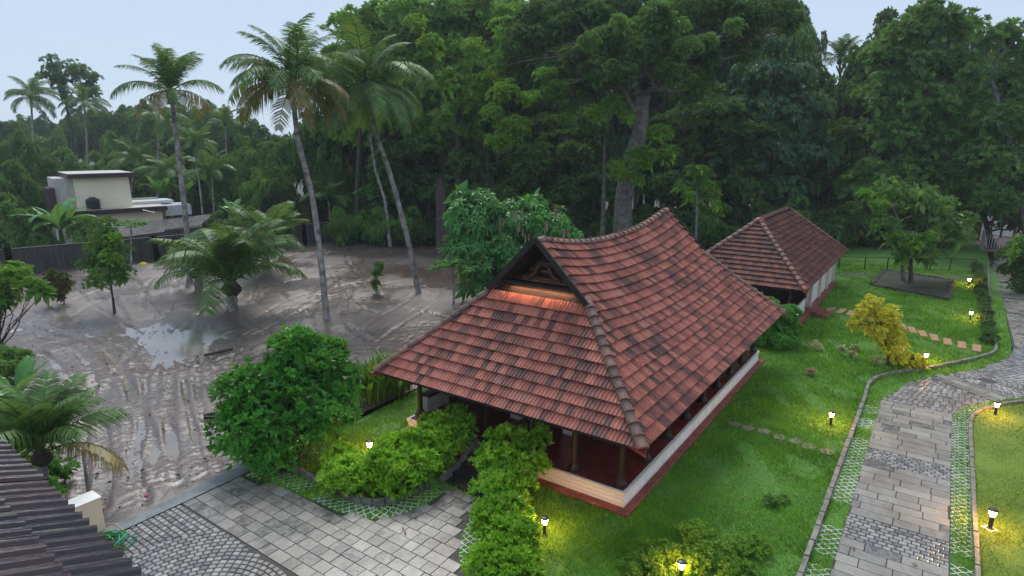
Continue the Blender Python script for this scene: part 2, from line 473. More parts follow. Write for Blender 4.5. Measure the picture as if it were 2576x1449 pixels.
def crown_clusters(blobs, rng, area, lumps=14, deep=0.35):
    """cluster centres spread on lumps over each blob; area = ground covered by one cluster (m2)"""
    P = []; Q = []
    bl = [(np.array(c, float), np.array(r if hasattr(r, '__len__') else (r, r, r*0.85), float)) for c, r in blobs]
    for i, (c, r) in enumerate(bl):
        rm = (r[0]*r[1]*r[2])**(1/3)
        nc = max(30, int(4*PI*rm*rm*1.25/area))
        nl = max(7, int(1.5*lumps*(0.7+0.6*rng.rand())))
        ld = rng.randn(nl, 3); ld /= np.linalg.norm(ld, axis=1, keepdims=True)
        ld[:, 2] = np.where(ld[:, 2] < -0.3, -ld[:, 2]*0.6, ld[:, 2])
        lc = c + ld*r*rng.uniform(0.55, 0.88, (nl, 1))
        lr = rm*rng.uniform(0.28, 0.50, nl)
        w = lr**2; w /= w.sum()
        which = rng.choice(nl, nc, p=w)
        d = rng.randn(nc, 3); d /= np.linalg.norm(d, axis=1, keepdims=True)
        d = d + ld[which]*0.7 + np.array([0, 0, .45]); d /= np.linalg.norm(d, axis=1, keepdims=True)
        rad = lr[which]*(1 - deep*rng.rand(nc)**2)
        p = lc[which] + d*rad[:, None]*np.array([1, 1, .8])
        keep = np.ones(nc, bool)
        for j, (c2, r2) in enumerate(bl):
            if j != i:
                keep &= (np.sum(((p-c2)/r2)**2, axis=1) > 0.42)
        P.append(p[keep]); Q.append((d*0.7 + ld[which]*0.3 + np.array([0, 0, .35]))[keep])
    return np.concatenate(P), np.concatenate(Q)

def crown_mesh(name, blobs, mat, rng, L, aspect=0.42, k=6, area=None, lumps=14, tilt=(0.5, 1.35), droop=0.25, offset=None, core=1.0):
    area = area or L*L*1.6
    C, Q = crown_clusters(blobs, rng, area, lumps)
    if offset is not None: C = C - np.asarray(offset, float)
    V, F, r = leaf_quads(C, Q, k, L, L*aspect, rng, tilt, droop)
    if core:
        off = np.zeros(3) if offset is None else np.asarray(offset, float)
        CI = []
        for c, rr in blobs:
            rr = np.array(rr if hasattr(rr, '__len__') else (rr, rr, rr*.85), float)
            m = max(8, int(core*PI*rr[0]*rr[2]/(L*L*1.7)))
            d = rng.randn(m, 3); d /= np.linalg.norm(d, axis=1, keepdims=True)
            CI.append(np.array(c, float) - off + d*rr*(.66*rng.rand(m, 1)**.5))
        CI = np.concatenate(CI)
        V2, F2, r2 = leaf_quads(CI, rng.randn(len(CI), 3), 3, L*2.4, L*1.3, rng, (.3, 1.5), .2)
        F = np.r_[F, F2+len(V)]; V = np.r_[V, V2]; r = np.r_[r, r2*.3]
    return mesh_np(name, V, F, mat, rnd=r)

def limb_path(a, b, rng, n=5, wob=0.06, sag=0.0):
    a = np.array(a, float); b = np.array(b, float); L = np.linalg.norm(b-a)
    pts = []
    for i in range(n+1):
        t = i/n
        p = a*(1-t) + b*t
        if 0 < i < n: p = p + rng.randn(3)*wob*L
        p[2] += math.sin(PI*t)*sag*L
        pts.append(p)
    return pts

LEAFPX = FPX/2576*1024        # picture pixels per unit at depth 1
def tree(name, label, cat, base, trunk_pts, r0, blobs, mat, rng, group=None, bark='bark', L=None, px=5.4, k=6, aspect=0.45, lumps=16,
         dens=1.15, limbs=True, tilt=(0.45, 1.25), droop=0.12, r1=None, extra=None):
    base = np.array(base, float)
    root = empty(name, base, 0, label, cat, group)
    d = depth(base + np.array([0, 0, 3]))
    L = L or px*d/LEAFPX
    mb = MB()
    tp = [np.array(p, float) for p in trunk_pts]
    r1 = r1 or r0*0.45
    fine = []
    for i in range(len(tp)-1):
        for t in (0, .34, .67):
            q = tp[i]*(1-t) + tp[i+1]*t
            if i or t: q = q + rng.randn(3)*r0*0.12
            fine.append(q)
    fine.append(tp[-1])
    rr = [r0*(1-j/(len(fine)-1)) + r1*j/(len(fine)-1) for j in range(len(fine))]
    rr[0] *= 1.45; rr[1] *= 1.12
    mb.tube(fine, rr, 9)
    if limbs:
        for c, r in blobs:
            c = np.array(c, float); rm = np.mean(r)
            s = min(fine[len(fine)//3:], key=lambda q: np.linalg.norm(q-c) + max(0, q[2]-c[2])*0.7)
            if np.linalg.norm(s-c) > 0.3:
                lp = limb_path(s, c, rng, 5, 0.05)
                mb.tube(lp, [r1*0.75*(1-.8*i/5) + .01 for i in range(6)], 6)
            for _ in range(4):
                e = c + rng.randn(3)*rm*0.5
                mb.tube(limb_path(c*.6 + s*.4, e, rng, 3, 0.07), [r1*0.3*(1-.75*i/3)+.006 for i in range(4)], 5)
    mb.out('trunk', M[bark], root, smooth=True)
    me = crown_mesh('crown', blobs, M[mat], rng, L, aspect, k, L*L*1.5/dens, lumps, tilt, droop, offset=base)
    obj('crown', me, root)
    if extra:
        for (bl, mt, dn) in extra:
            me = crown_mesh('crown', bl, M[mt], rng, L*.72, aspect, k, L*L*.8/dn, lumps, tilt, droop, offset=base)
            c = obj('crown', me, root); c['label'] = 'lighter green leaf clumps on the same tree'
    return root

def pblobs(lst, d0):
    """blobs written as (px, py, radius_px, depth offset[, flatten])"""
    out = []
    for b in lst:
        px, py, rp = b[:3]; dd = d0 + (b[3] if len(b) > 3 else 0)
        r = rp/FPX*dd; fl = b[4] if len(b) > 4 else 0.85
        out.append((AT(px, py, dd), (r, r, r*fl)))
    return out

# ------------------------------------------------------------------ palms
def frond_mesh(name, L, curve, rng, mat, nl=46, ll=0.85, lw=0.045, droopl=0.55, twist=0.0, ragged=0.1):
    """coconut frond starting at the origin, going out along +X and curving down"""
    m = 16; pts = []; p = np.array([0., 0, 0]); a = curve[0]
    for i in range(m+1):
        pts.append(p.copy()); t = i/m
        a = curve[0] + (curve[1]-curve[0])*t**1.3
        p = p + np.array([math.cos(a), 0, math.sin(a)])*L/m
    pts = np.array(pts)
    mb = MB(); mb.tube(pts, [0.05*(1-.85*i/m)*L/4.5 + .004 for i in range(m+1)], 4)
    V = [np.concatenate(mb.V)]; F = list(mb.F); n = mb.n
    R = [np.full(n, .75)]
    for i in range(nl):
        t = 0.16 + 0.83*i/(nl-1)
        if rng.rand() < ragged: continue
        x = t*m; j = min(int(x), m-1); f = x-j
        q = pts[j]*(1-f)+pts[j+1]*f
        d = pts[j+1]-pts[j]; d /= np.linalg.norm(d)
        up = np.array([-d[2], 0, d[0]])
        s = ll*L/4.5*(0.45+1.1*math.sin(PI*min(1, t*.92+.06)))*rng.uniform(.85, 1.12)
        for sg in (-1, 1):
            out = d*0.55 + np.array([0, sg*1.0, 0])*0.85 + up*0.12*(1-t)
            out /= np.linalg.norm(out)
            w = d*lw*L/4.5*1.2
            dr = np.array([0, 0, -1.])*s*droopl*(0.7+.6*rng.rand())
            mid = q + out*s*.55 + dr*.28
            tip = q + out*s*.92 + dr + rng.randn(3)*0.03
            V.append(np.array([q - w*.5, q + w*.5, mid + w*.6, mid - w*.6, tip]))
            F += [(n, n+1, n+2, n+3), (n+3, n+2, n+4)]
            R.append(np.full(5, rng.rand())); n += 5
    return mesh_np(name, np.concatenate(V), F, mat, rnd=np.concatenate(R))
_r = RS(5)
FR = {
 'up': frond_mesh('frond', 4.4, (1.05, -0.25), _r, M['frond'], 56, .8, .05, .35),
 'arch': frond_mesh('frond', 4.7, (0.75, -0.95), _r, M['frond'], 56, .85, .05, .6),
 'hang': frond_mesh('frond', 4.6, (0.2, -1.35), _r, M['frond'], 56, .8, .05, .5),
 'old': frond_mesh('frond', 4.3, (-0.2, -1.5), _r, M['frondold'], 50, .75, .05, .35, ragged=.2),
 'oldside': frond_mesh('frond', 4.5, (0.35, -1.15), _r, M['frondold'], 54, .8, .05, .75, ragged=.12),
}
_nutmb = MB(); _nutmb.lathe((0, 0, 0), [(0.02, -.13), (0.1, -.09), (0.125, 0), (0.09, .1), (0.02, .13)], 8)
NUT = mesh_np('coconut', np.concatenate(_nutmb.V), _nutmb.F, simple('coconut_husk', (0.12, 0.14, 0.03), 0.5), smooth=True)

def coconut_palm(name, label, base, pts, r0, scale, plan, seed, group=None, nuts=8, r1=None, cat='palm'):
    """plan: list of (frond kind, number, elevation tweak)"""
    rng = RS(seed)
    root = empty(name, base, 0, label, cat, group)
    mb = MB(); fine = []
    P = [np.array(p, float) for p in pts]
    for i in range(len(P)-1):
        p0 = P[max(i-1, 0)]; p1 = P[i]; p2 = P[i+1]; p3 = P[min(i+2, len(P)-1)]
        for t in np.arange(0, 1, .125):
            fine.append(0.5*((2*p1)+(-p0+p2)*t+(2*p0-5*p1+4*p2-p3)*t*t+(-p0+3*p1-3*p2+p3)*t**3))
    fine.append(P[-1]); m = len(fine)
    r1 = r1 or r0*.72
    rr = [(r0*(1-i/m)+r1*i/m)*(1+.05*rng.randn()) for i in range(m)]
    rr[0] *= 1.7; rr[1] *= 1.25
    mb.tube(fine, rr, 9)
    mb.out('trunk', M['palmtrunk'], root, smooth=True)
    top = P[-1]
    md = MB(); md.lathe(top - np.array([0, 0, .45*scale]), [(r1*1.1, 0), (r1*2.2, .25*scale), (r1*2.4, .45*scale), (r1*1.0, .9*scale), (.03, 1.3*scale)], 8)
    md.out('crown_shaft', M['palmdark'], root, smooth=True)
    g = 0
    for kind, n, tweak in plan:
        off = rng.rand()*6.28
        for i in range(n):
            az = off + 2*PI*i/n + rng.uniform(-.25, .25)
            s = scale*rng.uniform(.85, 1.12)
            mw = Matrix.Translation(Vector(top + np.array([0, 0, rng.uniform(-.15, .25)*scale]))) @ Euler((rng.uniform(-.35, .35), tweak + rng.uniform(-.22, .18), az), 'XYZ').to_matrix().to_4x4() @ Matrix.Diagonal((s, s*rng.uniform(.85, 1.1), s, 1))
            obj('frond', FR[kind], root, mw)
    for i in range(nuts):
        a = rng.rand()*6.28; rr_ = r1*2.2
        q = top + np.array([math.cos(a)*rr_, math.sin(a)*rr_, -.25-.45*rng.rand()])
        obj('coconut', NUT, root, Matrix.Translation(Vector(q)))
    return root

# ================================================================== THE SETTING
# big ground sheet
def sheet(name, pts, z, mat, parent=None, kind='structure'):
    o = obj(name, mesh_np(name, np.array([(x, y, z) for x, y in pts]), [list(range(len(pts)))], mat), parent)
    if parent is None: o['kind'] = kind
    return o
sheet('ground', [(-400, -400), (1500, -400), (1500, 1500), (-400, 1500)], -0.35, M['earth'])

def inpoly(x, y, poly):
    x = np.asarray(x); y = np.asarray(y)
    c = np.zeros(x.shape, bool); n = len(poly)
    for i in range(n):
        x1, y1 = poly[i]; x2, y2 = poly[(i+1) % n]
        t = ((y1 > y) != (y2 > y)) & (x < (x2-x1)*(y-y1)/((y2-y1) if y2 != y1 else 1e-9) + x1)
        c ^= t
    return c
def tri_grid(poly, step, z0, amp=0.0, seed=0):
    """clipped grid sheet: cells inside a polygon"""
    P = np.array(poly); x0, y0 = P.min(0); x1, y1 = P.max(0)
    nx = int((x1-x0)/step)+2; ny = int((y1-y0)/step)+2
    gx, gy = np.meshgrid(x0+np.arange(nx)*step, y0+np.arange(ny)*step)
    rng = RS(seed); z = np.full(gx.shape, z0)
    for _ in range(6):
        a, b, f = rng.randn(), rng.randn(), rng.rand()*6
        z += amp*np.sin(a*gx*1.1+b*gy*1.1+f)/3
    idx = np.arange(nx*ny).reshape(ny, nx)
    F = np.stack([idx[:-1, :-1], idx[:-1, 1:], idx[1:, 1:], idx[1:, :-1]], -1).reshape(-1, 4)
    cx_ = gx[:-1, :-1]+step/2; cy_ = gy[:-1, :-1]+step/2
    k = inpoly(cx_, cy_, poly).ravel()
    return np.stack([gx, gy, z], -1).reshape(-1, 3), F[k]

# --- outlines (metres; x runs along the big hall, y across it)
KERB_MAIN = [(-4.6,-4.57),(1.07,-4.57),(6,-4.56),(12.4,-4.58),(14.4,-4.52),(15.2,-4.66),(16.17,-5.06),(16.97,-5.7),(18.3,-6.74),(20.63,-8.15),(22.06,-8.96),(22.8,-9.15),(23.4,-9.2),(30.3,-9.26),(39,-9.43),(50.4,-9.7)]
EDGE_PATH = [(-4.6,-5.10),(12.77,-5.16),(13.8,-5.4),(15.5,-5.85),(16.62,-6.4),(19.32,-8.35),(21.79,-9.5),(23.5,-9.85),(48,-10.25),(58,-10.6)]
KERB_ISLE = [(-4.6,-8.02),(2.2,-8.0),(10.85,-7.98),(12.5,-8.0),(13.2,-8.1),(13.87,-8.38),(15.09,-9.12),(16.15,-10.15),(19.5,-14.0)]
EDGE_ISLE = [(-4.6,-7.45),(12.9,-7.5),(13.6,-7.72),(14.4,-8.15),(15.5,-8.95),(16.6,-9.9),(20.2,-13.8)]
BED1 = [(-4.3,10.4),(-3.88,9.21),(-3.96,8.21),(-4.01,6.9),(-3.95,6.3),(-3.78,5.85),(-3.5,5.58),(-3.11,5.43),(-2.6,5.3),(-1.9,5.2)]
BED1_OUT = [(-5.0,10.4),(-4.78,9.05),(-4.62,7.6),(-4.6,6.57),(-4.5,5.97),(-4.21,5.3),(-3.74,4.92),(-3.02,4.72),(-2.47,4.68),(-1.9,4.75)]
BED2 = [(-1.75,3.3),(-2.5,3.0),(-3.0,2.75),(-3.38,2.47),(-3.75,2.15),(-4.0,1.8),(-4.15,1.3),(-4.2,0.5),(-4.2,-4.5)]
BED2_OUT = [(-1.85,3.62),(-2.6,3.35),(-3.17,3.11),(-3.6,2.88),(-3.95,2.66),(-4.34,2.3),(-4.6,1.85),(-4.75,1.2),(-4.8,0.4),(-4.8,-4.5)]
lawn_main = KERB_MAIN + [(50.4, 11), (16, 11.0), (-4.3, 10.4)] + BED1[1:] + [(-1.9, 3.3)] + BED2
lawn_isle = KERB_ISLE + [(19.5, -30), (-4.6, -30)]
V, F = tri_grid(lawn_main, 0.2, 0.03, 0.015, 3)
tag(obj('lawn', mesh_np('lawn', V, F, M['lawn'], smooth=True)), kind='structure')
V, F = tri_grid(lawn_isle, 0.25, 0.05, 0.01, 4)
tag(obj('lawn', mesh_np('lawn', V, F, M['lawn2'], smooth=True)), kind='structure')
sheet('verge', [(50.4, -9.9), (75, -9.9), (75, 30), (50.4, 30)], 0.02, M['lawn'])
sheet('verge', [(-6, -8.0), (-4.4, -8.0), (-4.4, -4.5), (-6, -4.5)], -0.05, M['lawn'])
# grass strips with pavers (soil under)
def strip(name, inner, outer, z, mat):
    n = 40
    def resample(pl):
        pl = np.array(pl, float); s = np.r_[0, np.cumsum(np.linalg.norm(np.diff(pl, axis=0), axis=1))]
        t = np.linspace(0, s[-1], n)
        return np.stack([np.interp(t, s, pl[:, 0]), np.interp(t, s, pl[:, 1])], 1)
    a, b = resample(inner), resample(outer)
    V = np.r_[np.c_[a, np.full(n, z)], np.c_[b, np.full(n, z)]]
    F = np.array([(i, i+1, n+i+1, n+i) for i in range(n-1)])
    o = obj(name, mesh_np(name, V, F, mat)); o['kind'] = 'structure'
    return a, b
S1 = strip('grass_strip', KERB_MAIN, EDGE_PATH[:-1], 0.006, M['lawn'])
S2 = strip('grass_strip', KERB_ISLE, EDGE_ISLE, 0.004, M['lawn'])
S3 = strip('grass_strip', BED1, BED1_OUT, 0.007, M['lawn'])
S4 = strip('grass_strip', BED2, BED2_OUT, 0.007, M['lawn'])

# --- paving: bedding sheet + pieces
def unit_block(name, mat, inset):
    i = inset; j = inset
    V = [(-.5,-.5,0),(.5,-.5,0),(.5,.5,0),(-.5,.5,0),(-.5+i*.4,-.5+j*.4,.7),(.5-i*.4,-.5+j*.4,.7),(.5-i*.4,.5-j*.4,.7),(-.5+i*.4,.5-j*.4,.7),(-.5+i,-.5+j,1),(.5-i,-.5+j,1),(.5-i,.5-j,1),(-.5+i,.5-j,1)]
    F = [(8,9,10,11)] + [(a, (a+1) % 4, (a+1) % 4+4, a+4) for a in range(4)] + [(a+4, (a+1) % 4+4, (a+1) % 4+8, a+8) for a in range(4)]
    return mesh_np(name, np.array(V), F, mat)
def lay(parent, mat, blocks, name, allname, inset, z0=-0.01, rnseed=0, cap=298):
    """blocks: (cx, cy, sx, sy, ang). The ones nearest the camera become parts, the rest one joined part"""
    if not blocks: return
    rng = RS(rnseed)
    blocks = sorted(blocks, key=lambda b: (b[0]-CAM.x)**2 + (b[1]-CAM.y)**2)
    vis = []
    for b in blocks:
        x, y = proj((b[0], b[1], 0))
        vis.append(-30 < x < 2606 and y < 1480)
    ins = [b for b, v in zip(blocks, vis) if v]; outs = [b for b, v in zip(blocks, vis) if not v]
    me = unit_block(name, mat, inset)
    for b in ins[:cap]:
        h = 0.03 + rng.uniform(-.004, .005)
        mw = Matrix.Translation((b[0], b[1], z0)) @ Euler((rng.uniform(-.006, .006), rng.uniform(-.006, .006), b[4]), 'XYZ').to_matrix().to_4x4() @ Matrix.Diagonal((b[2], b[3], h, 1))
        obj(name, me, parent, mw)
    rest = ins[cap:] + outs
    if rest:
        U = np.array([v.co[:] for v in me.vertices]); FF = [tuple(p.vertices) for p in me.polygons]
        V = []; F = []; R = []; n = 0
        for b in rest:
            h = 0.03 + rng.uniform(-.004, .005); c, s = math.cos(b[4]), math.sin(b[4])
            u = U*np.array([b[2], b[3], h])
            V.append(np.stack([u[:, 0]*c-u[:, 1]*s+b[0], u[:, 0]*s+u[:, 1]*c+b[1], u[:, 2]+z0], 1))
            F += [tuple(i+n for i in f) for f in FF]; n += len(U)
            R.append(np.full(len(U), rng.rand()))
        o = obj(allname, mesh_np(allname, W2L(parent, np.concatenate(V)), F, mat, rnd=np.concatenate(R)), parent)
        o['kind'] = 'stuff'
        return o
def rows_of(x0, x1, y0, y1, rw, l0, l1, rng, gap, axis='y', inside=None, off=None):
    """rows across x, pieces running along y"""
    out = []; x = x0; k = 0
    nr = max(1, round((x1-x0)/rw)); rw = (x1-x0)/nr
    for k in range(nr):
        y = y0 - (rng.uniform(0, l1) if off is None else (off if k % 2 else 0))
        while y < y1:
            l = rng.uniform(l0, l1)
            a, b = max(y, y0), min(y+l, y1)
            if b-a > 0.06:
                c = (x0+rw*(k+.5), (a+b)/2, rw-gap, b-a-gap, 0.0)
                if inside is None or inpoly(np.array([c[0]]), np.array([c[1]]), inside)[0]: out.append(c)
            y += l
    return out
rng = RS(11)
path = sheet('path', [(-4.6,-7.45),(12.9,-7.5),(12.9,-5.16),(-4.6,-5.10)], -0.004, M['joint'])
slabs = []
for a, b in ((-4.0, 2.22), (3.5, 7.08), (8.12, 12.9)):
    slabs += rows_of(a, b, -7.46, -5.13, .40, .5, 1.15, rng, .014)
cobs = []
for a, b in ((2.22, 3.5), (7.08, 8.12)):
    cobs += rows_of(a, b, -7.46, -5.13, .155, .19, .215, rng, .02, off=.1)
lay(path, M['roadslab'], slabs, 'slab', 'slabs', .012)
lay(path, M['cobble'], cobs, 'cobble', 'cobbles', .14)

junction = [(12.9,-5.18)] + EDGE_PATH[2:8] + [(24,-9.9),(24,-22),(20.2,-13.8)] + EDGE_ISLE[::-1][1:-1] + [(12.9,-7.5)]
jn = sheet('junction', junction, -0.004, M['joint'])
C1 = np.array([17.9, -8.7]); ax = np.array([2.4, 3.2]); ax /= np.linalg.norm(ax); sn = np.array([-ax[1], ax[0]])
A0 = np.array([17.6, -6.75])
def strip_d(p): return float((np.asarray(p)-A0) @ np.array([ax[1], -ax[0]]))   # + on the near side?
fan = []; diag = []
for r in np.arange(0.4, 9.5, .175):
    n = max(4, int(2*PI*r/.21))
    for k in range(n):
        t = 2*PI*(k+.5*(int(r/.175) % 2))/n
        q = C1 + r*np.array([math.cos(t), math.sin(t)])
        if abs(strip_d(q)) < .62: continue
        if q[0] > 24.0: continue
        if inpoly(np.array([q[0]]), np.array([q[1]]), junction)[0]:
            fan.append((q[0], q[1], .155, 2*PI*r/n-.022, t))
for i in range(-14, 8):
    for j in range(3):
        l = .75
        q = A0 + ax*(i*l + (.3 if j % 2 else 0)) + np.array([ax[1], -ax[0]])*(j-1)*.4
        if inpoly(np.array([q[0]]), np.array([q[1]]), junction)[0] and q[0] < 23.8:
            diag.append((q[0], q[1], l-.02, .38, math.atan2(ax[1], ax[0])))
lay(jn, M['cobble'], fan, 'cobble', 'cobbles', .14, rnseed=3)
lay(jn, M['roadslab'], diag, 'slab', 'slabs', .012, rnseed=4)
road = sheet('road', [(24,-9.9),(48,-10.25),(58,-10.6),(58,-22),(24,-22)], -0.004, M['joint'])
rb = rows_of(24, 56, -17, -10.0, .42, .5, 1.0, rng, .03, inside=[(24,-9.9),(48,-10.25),(58,-10.6),(58,-18),(24,-18)])
lay(road, M['roadslab'], rb, 'slab', 'slabs', .02, rnseed=5)

# --- forecourt
court = [(-16,10.45)] + BED1_OUT + [(-1.85,3.62)] + BED2_OUT[1:] + [(-4.8,-12),(-16,-12)]
ct = sheet('forecourt', court, -0.004, M['joint'])
cs = rows_of(-6.85, -1.8, -3, 10.42, .37, .34, .56, rng, .014, inside=court)
lay(ct, M['courtslab'], cs, 'slab', 'slabs', .012, rnseed=6)
cc = []
CC = np.array([-9.05, 5.9])
for r in np.arange(.1, 3.3, .15):
    n = max(5, int(2*PI*r/.185))
    for k in range(n):
        t = 2*PI*(k+.5*(int(r/.15) % 2))/n
        q = CC + r*np.array([math.cos(t), math.sin(t)])
        if -12 < q[0] < -6.95 and q[1] < 10.3: cc.append((q[0], q[1], .132, 2*PI*r/n-.02, t))
for q in rows_of(-12, -6.9, 2.4, 10.42, .15, .17, .2, rng, .019, off=.09):
    if math.hypot(q[0]-CC[0], q[1]-CC[1]) > 3.33: cc.append(q)
lay(ct, M['cobble'], cc, 'cobble', 'cobbles', .14, rnseed=7)
sheet('forecourt_edge', [(-16,10.43),(-4.6,10.43),(-4.6,10.93),(-16,10.93)], 0.035, M['kerbflat'])

# --- kerbstones
def kerb(pl, w, h, z0, ln, label=None, seed=0, mat='kerb', parent_name='kerb'):
    pl = np.array(pl, float); s = np.r_[0, np.cumsum(np.linalg.norm(np.diff(pl, axis=0), axis=1))]
    rng = RS(seed)
    root = None
    me = unit_block('kerbstone', M[mat], .03)
    n = max(1, int(s[-1]/ln)); ts = np.linspace(0, s[-1], n+1)
    P = np.stack([np.interp(ts, s, pl[:, 0]), np.interp(ts, s, pl[:, 1])], 1)
    V = []
    root = sheet(parent_name, [(P[0][0]-.02, P[0][1]-.02), (P[0][0]+.02, P[0][1]-.02), (P[0][0], P[0][1]+.02)], z0-.01, M[mat])
    for i in range(n):
        a, b = P[i], P[i+1]; d = b-a; L = np.linalg.norm(d); c = (a+b)/2
        mw = Matrix.Translation((c[0], c[1], z0)) @ Euler((rng.uniform(-.04, .04), rng.uniform(-.015, .015), math.atan2(d[1], d[0])), 'XYZ').to_matrix().to_4x4() @ Matrix.Diagonal((L-.012, w*rng.uniform(.92, 1.06), h*rng.uniform(.93, 1.06), 1))
        obj('kerbstone', me, root, mw)
kerb(KERB_MAIN, .13, .17, -.02, .75, seed=1)
kerb(KERB_ISLE, .11, .16, -.02, .8, seed=2)
kerb(BED1, .13, .24, -.04, .34, seed=3)
kerb(BED2[:7] + [(-4.17, .9)], .13, .24, -.04, .42, seed=4)

# --- lattice grass pavers
def paver_mesh():
    mb = MB(); s = .46
    for sg in (-1, 1):
        for j in range(2):
            pts = []
            for i in range(9):
                x = -s/2 + s*i/8
                y = -s/4 + j*s/2 + sg*.105*math.cos(2*PI*1.0*i/8)
                pts.append((x, y, .012))
            for i in range(8):
                mb.beam(pts[i], pts[i+1], .021, .03)
    return mesh_np('grass_paver', np.concatenate(mb.V), mb.F, M['paintwhite'])
PAV = paver_mesh()
def pavers(a, b, name, skip=0.0, seed=0, cols=1, end=60):
    rng = RS(seed)
    mid = (a+b)/2; s = np.r_[0, np.cumsum(np.linalg.norm(np.diff(mid, axis=0), axis=1))]
    ts = np.arange(.25, min(s[-1], end), .475)
    root = sheet(name, [tuple(mid[0]-.02), tuple(mid[0]+np.array([.02, -.02])), tuple(mid[0]+np.array([0, .02]))], 0.001, M['paintwhite'])
    for t in ts:
        x = np.interp(t, s, mid[:, 0]); y = np.interp(t, s, mid[:, 1])
        i = min(int(np.searchsorted(s, t)), len(s)-1); d = mid[i]-mid[max(i-1, 0)]
        if rng.rand() < skip: continue
        wd = np.linalg.norm(a[i]-b[i])
        mw = Matrix.Translation((x, y, rng.uniform(-.008, .004))) @ Euler((0, 0, math.atan2(d[1], d[0]) + PI/2), 'XYZ').to_matrix().to_4x4() @ Matrix.Diagonal((min(1.25, wd/.5), 1, 1, 1))
        obj('grass_paver', PAV, root, mw)
pavers(*S1, 'paver_strip', .22, 1, end=17)
pavers(*S2, 'paver_strip', .15, 2, end=20)
pavers(*S3, 'paver_strip', .05, 3)
pavers(*S4, 'paver_strip', .05, 4, end=6)

# --- mud lot
def mud_height(X, Y):
    rng = RS(21)
    Z = np.zeros_like(X)
    for s, amp in ((9, .05), (4, .028), (1.7, .012), (.7, .008), (.33, .008), (.2, .006)):
        for _ in range(5):
            a = rng.rand()*PI*2; f = rng.rand()*7
            Z += amp/2.2*np.sin((X*math.cos(a)+Y*math.sin(a))*2*PI/(s*rng.uniform(.7, 1.4))+f + 1.3*np.sin((X*math.sin(a)-Y*math.cos(a))*2*PI/(s*2.3)))
    def P(px, py): q = G(px, py, 0); return (q[0], q[1])
    tr = [
     [(470,1240),(440,1100),(430,980),(460,880),(520,800),(640,760)],
     [(360,1250),(350,1120),(330,980),(400,860),(470,780),(560,700)],
     [(300,1230),(280,1060),(200,900),(80,840),(-60,800)],
     [(250,1160),(300,1000),(260,880),(120,820),(0,790)],
     [(520,1180),(500,1020),(480,900),(380,820),(330,740),(300,690)],
     [(560,1080),(520,940),(560,860),(680,800),(800,740),(1000,700)],
     [(620,960),(520,900),(420,870),(260,850),(100,880),(0,900)],
     [(700,880),(620,840),(560,800),(640,720),(820,680),(1000,640)],
     [(760,820),(680,740),(720,690),(880,670),(1080,630)],
     [(880,860),(820,800),(860,720),(960,660),(1100,610)],
     [(1080,800),(960,770),(880,700),(840,650),(860,620)],
     [(400,780),(420,700),(560,690),(700,660),(800,630)],
     [(60,1000),(160,960),(300,930),(420,920),(560,880),(700,820)],
     [(420,1200),(400,1060),(380,940),(300,850),(200,790),(150,730)],
     [(840,900),(900,860),(960,820),(1060,760),(1100,720)],
     [(20,860),(140,800),(260,740),(360,710)],
    ]
    def one(pts, w, depthm, lug):
        pts = np.array(pts); s0 = 0
        best = np.full(X.shape, 9.0); S = np.zeros(X.shape)
        for i in range(len(pts)-1):
            a, b = pts[i], pts[i+1]; d = b-a; L = np.linalg.norm(d)
            if L < 1e-6: continue
            t = np.clip(((X-a[0])*d[0]+(Y-a[1])*d[1])/(L*L), 0, 1)
            dist = np.hypot(X-a[0]-t*d[0], Y-a[1]-t*d[1])
            k = dist < best
            best = np.where(k, dist, best); S = np.where(k, s0+t*L, S); s0 += L
        g = np.exp(-(best/w)**4)*(.65+.35*np.sin(X*1.3+Y*.9))
        rim = np.exp(-((best-w*1.35)/(w*.35))**2)
        return -depthm*g*(1+lug*.45*np.sin(S*2*PI/.30)) + depthm*.5*rim
    for t in tr:
        q = np.array([P(*p) for p in t]); q = q
        # smooth
        fine = []
        for i in range(len(q)-1):
            p0 = q[max(i-1, 0)]; p1 = q[i]; p2 = q[i+1]; p3 = q[min(i+2, len(q)-1)]
            for u in np.arange(0, 1, .2):
                fine.append(0.5*((2*p1)+(-p0+p2)*u+(2*p0-5*p1+4*p2-p3)*u*u+(-p0+3*p1-3*p2+p3)*u**3))
        fine.append(q[-1]); fine = np.array(fine)
        d = np.gradient(fine, axis=0); nrm = np.stack([-d[:, 1], d[:, 0]], 1); nrm /= (np.linalg.norm(nrm, axis=1, keepdims=True)+1e-9)
        for o in (-.95+rng.uniform(-.1, .1), .95+rng.uniform(-.1, .1)):
            Z += one(fine + nrm*o, rng.uniform(.13, .24), rng.uniform(.03, .07), rng.uniform(.4, 1.1))
        if rng.rand() < .5: Z += one(fine + nrm*rng.uniform(-.6, .6), .07, .04, .5)
    # hollow where the water gathers, slope up toward the hall and the walls
    for px, py, r, dz in ((330,900,6,-.05),(480,860,3.2,-.07),(400,780,3,-.05),(240,880,4,-.05),(500,1130,1.6,-.05),(880,850,2,-.05),(1060,690,4,-.03),(330,1120,2.5,-.04),(860,760,3,-.04),(370,1215,1.6,-.05)):
        c = P(px, py); Z += dz*np.exp(-((X-c[0])**2+(Y-c[1])**2)/(r*r))
    for px, py, r, dz in ((290,790,1.6,.28),(585,785,1.6,.3),(830,805,1.3,.25),(1060,742,1.6,.3),(165,775,1.6,.25),(495,745,1.4,.25),(672,690,2,.3)):
        c = P(px, py); Z += dz*np.exp(-((X-c[0])**2+(Y-c[1])**2)/(r*r))
    return Z
def nonuni(a, b, s0, s1):
    out = [a]; L = b-a
    while out[-1] < b: out.append(out[-1] + s0 + (s1-s0)*min(1, (out[-1]-a)/L))
    return np.array(out)
gx = nonuni(-13, 62, .075, .30); gy = nonuni(10.93, 66, .075, .30)
X, Y = np.meshgrid(gx, gy)
Z = mud_height(X, Y)
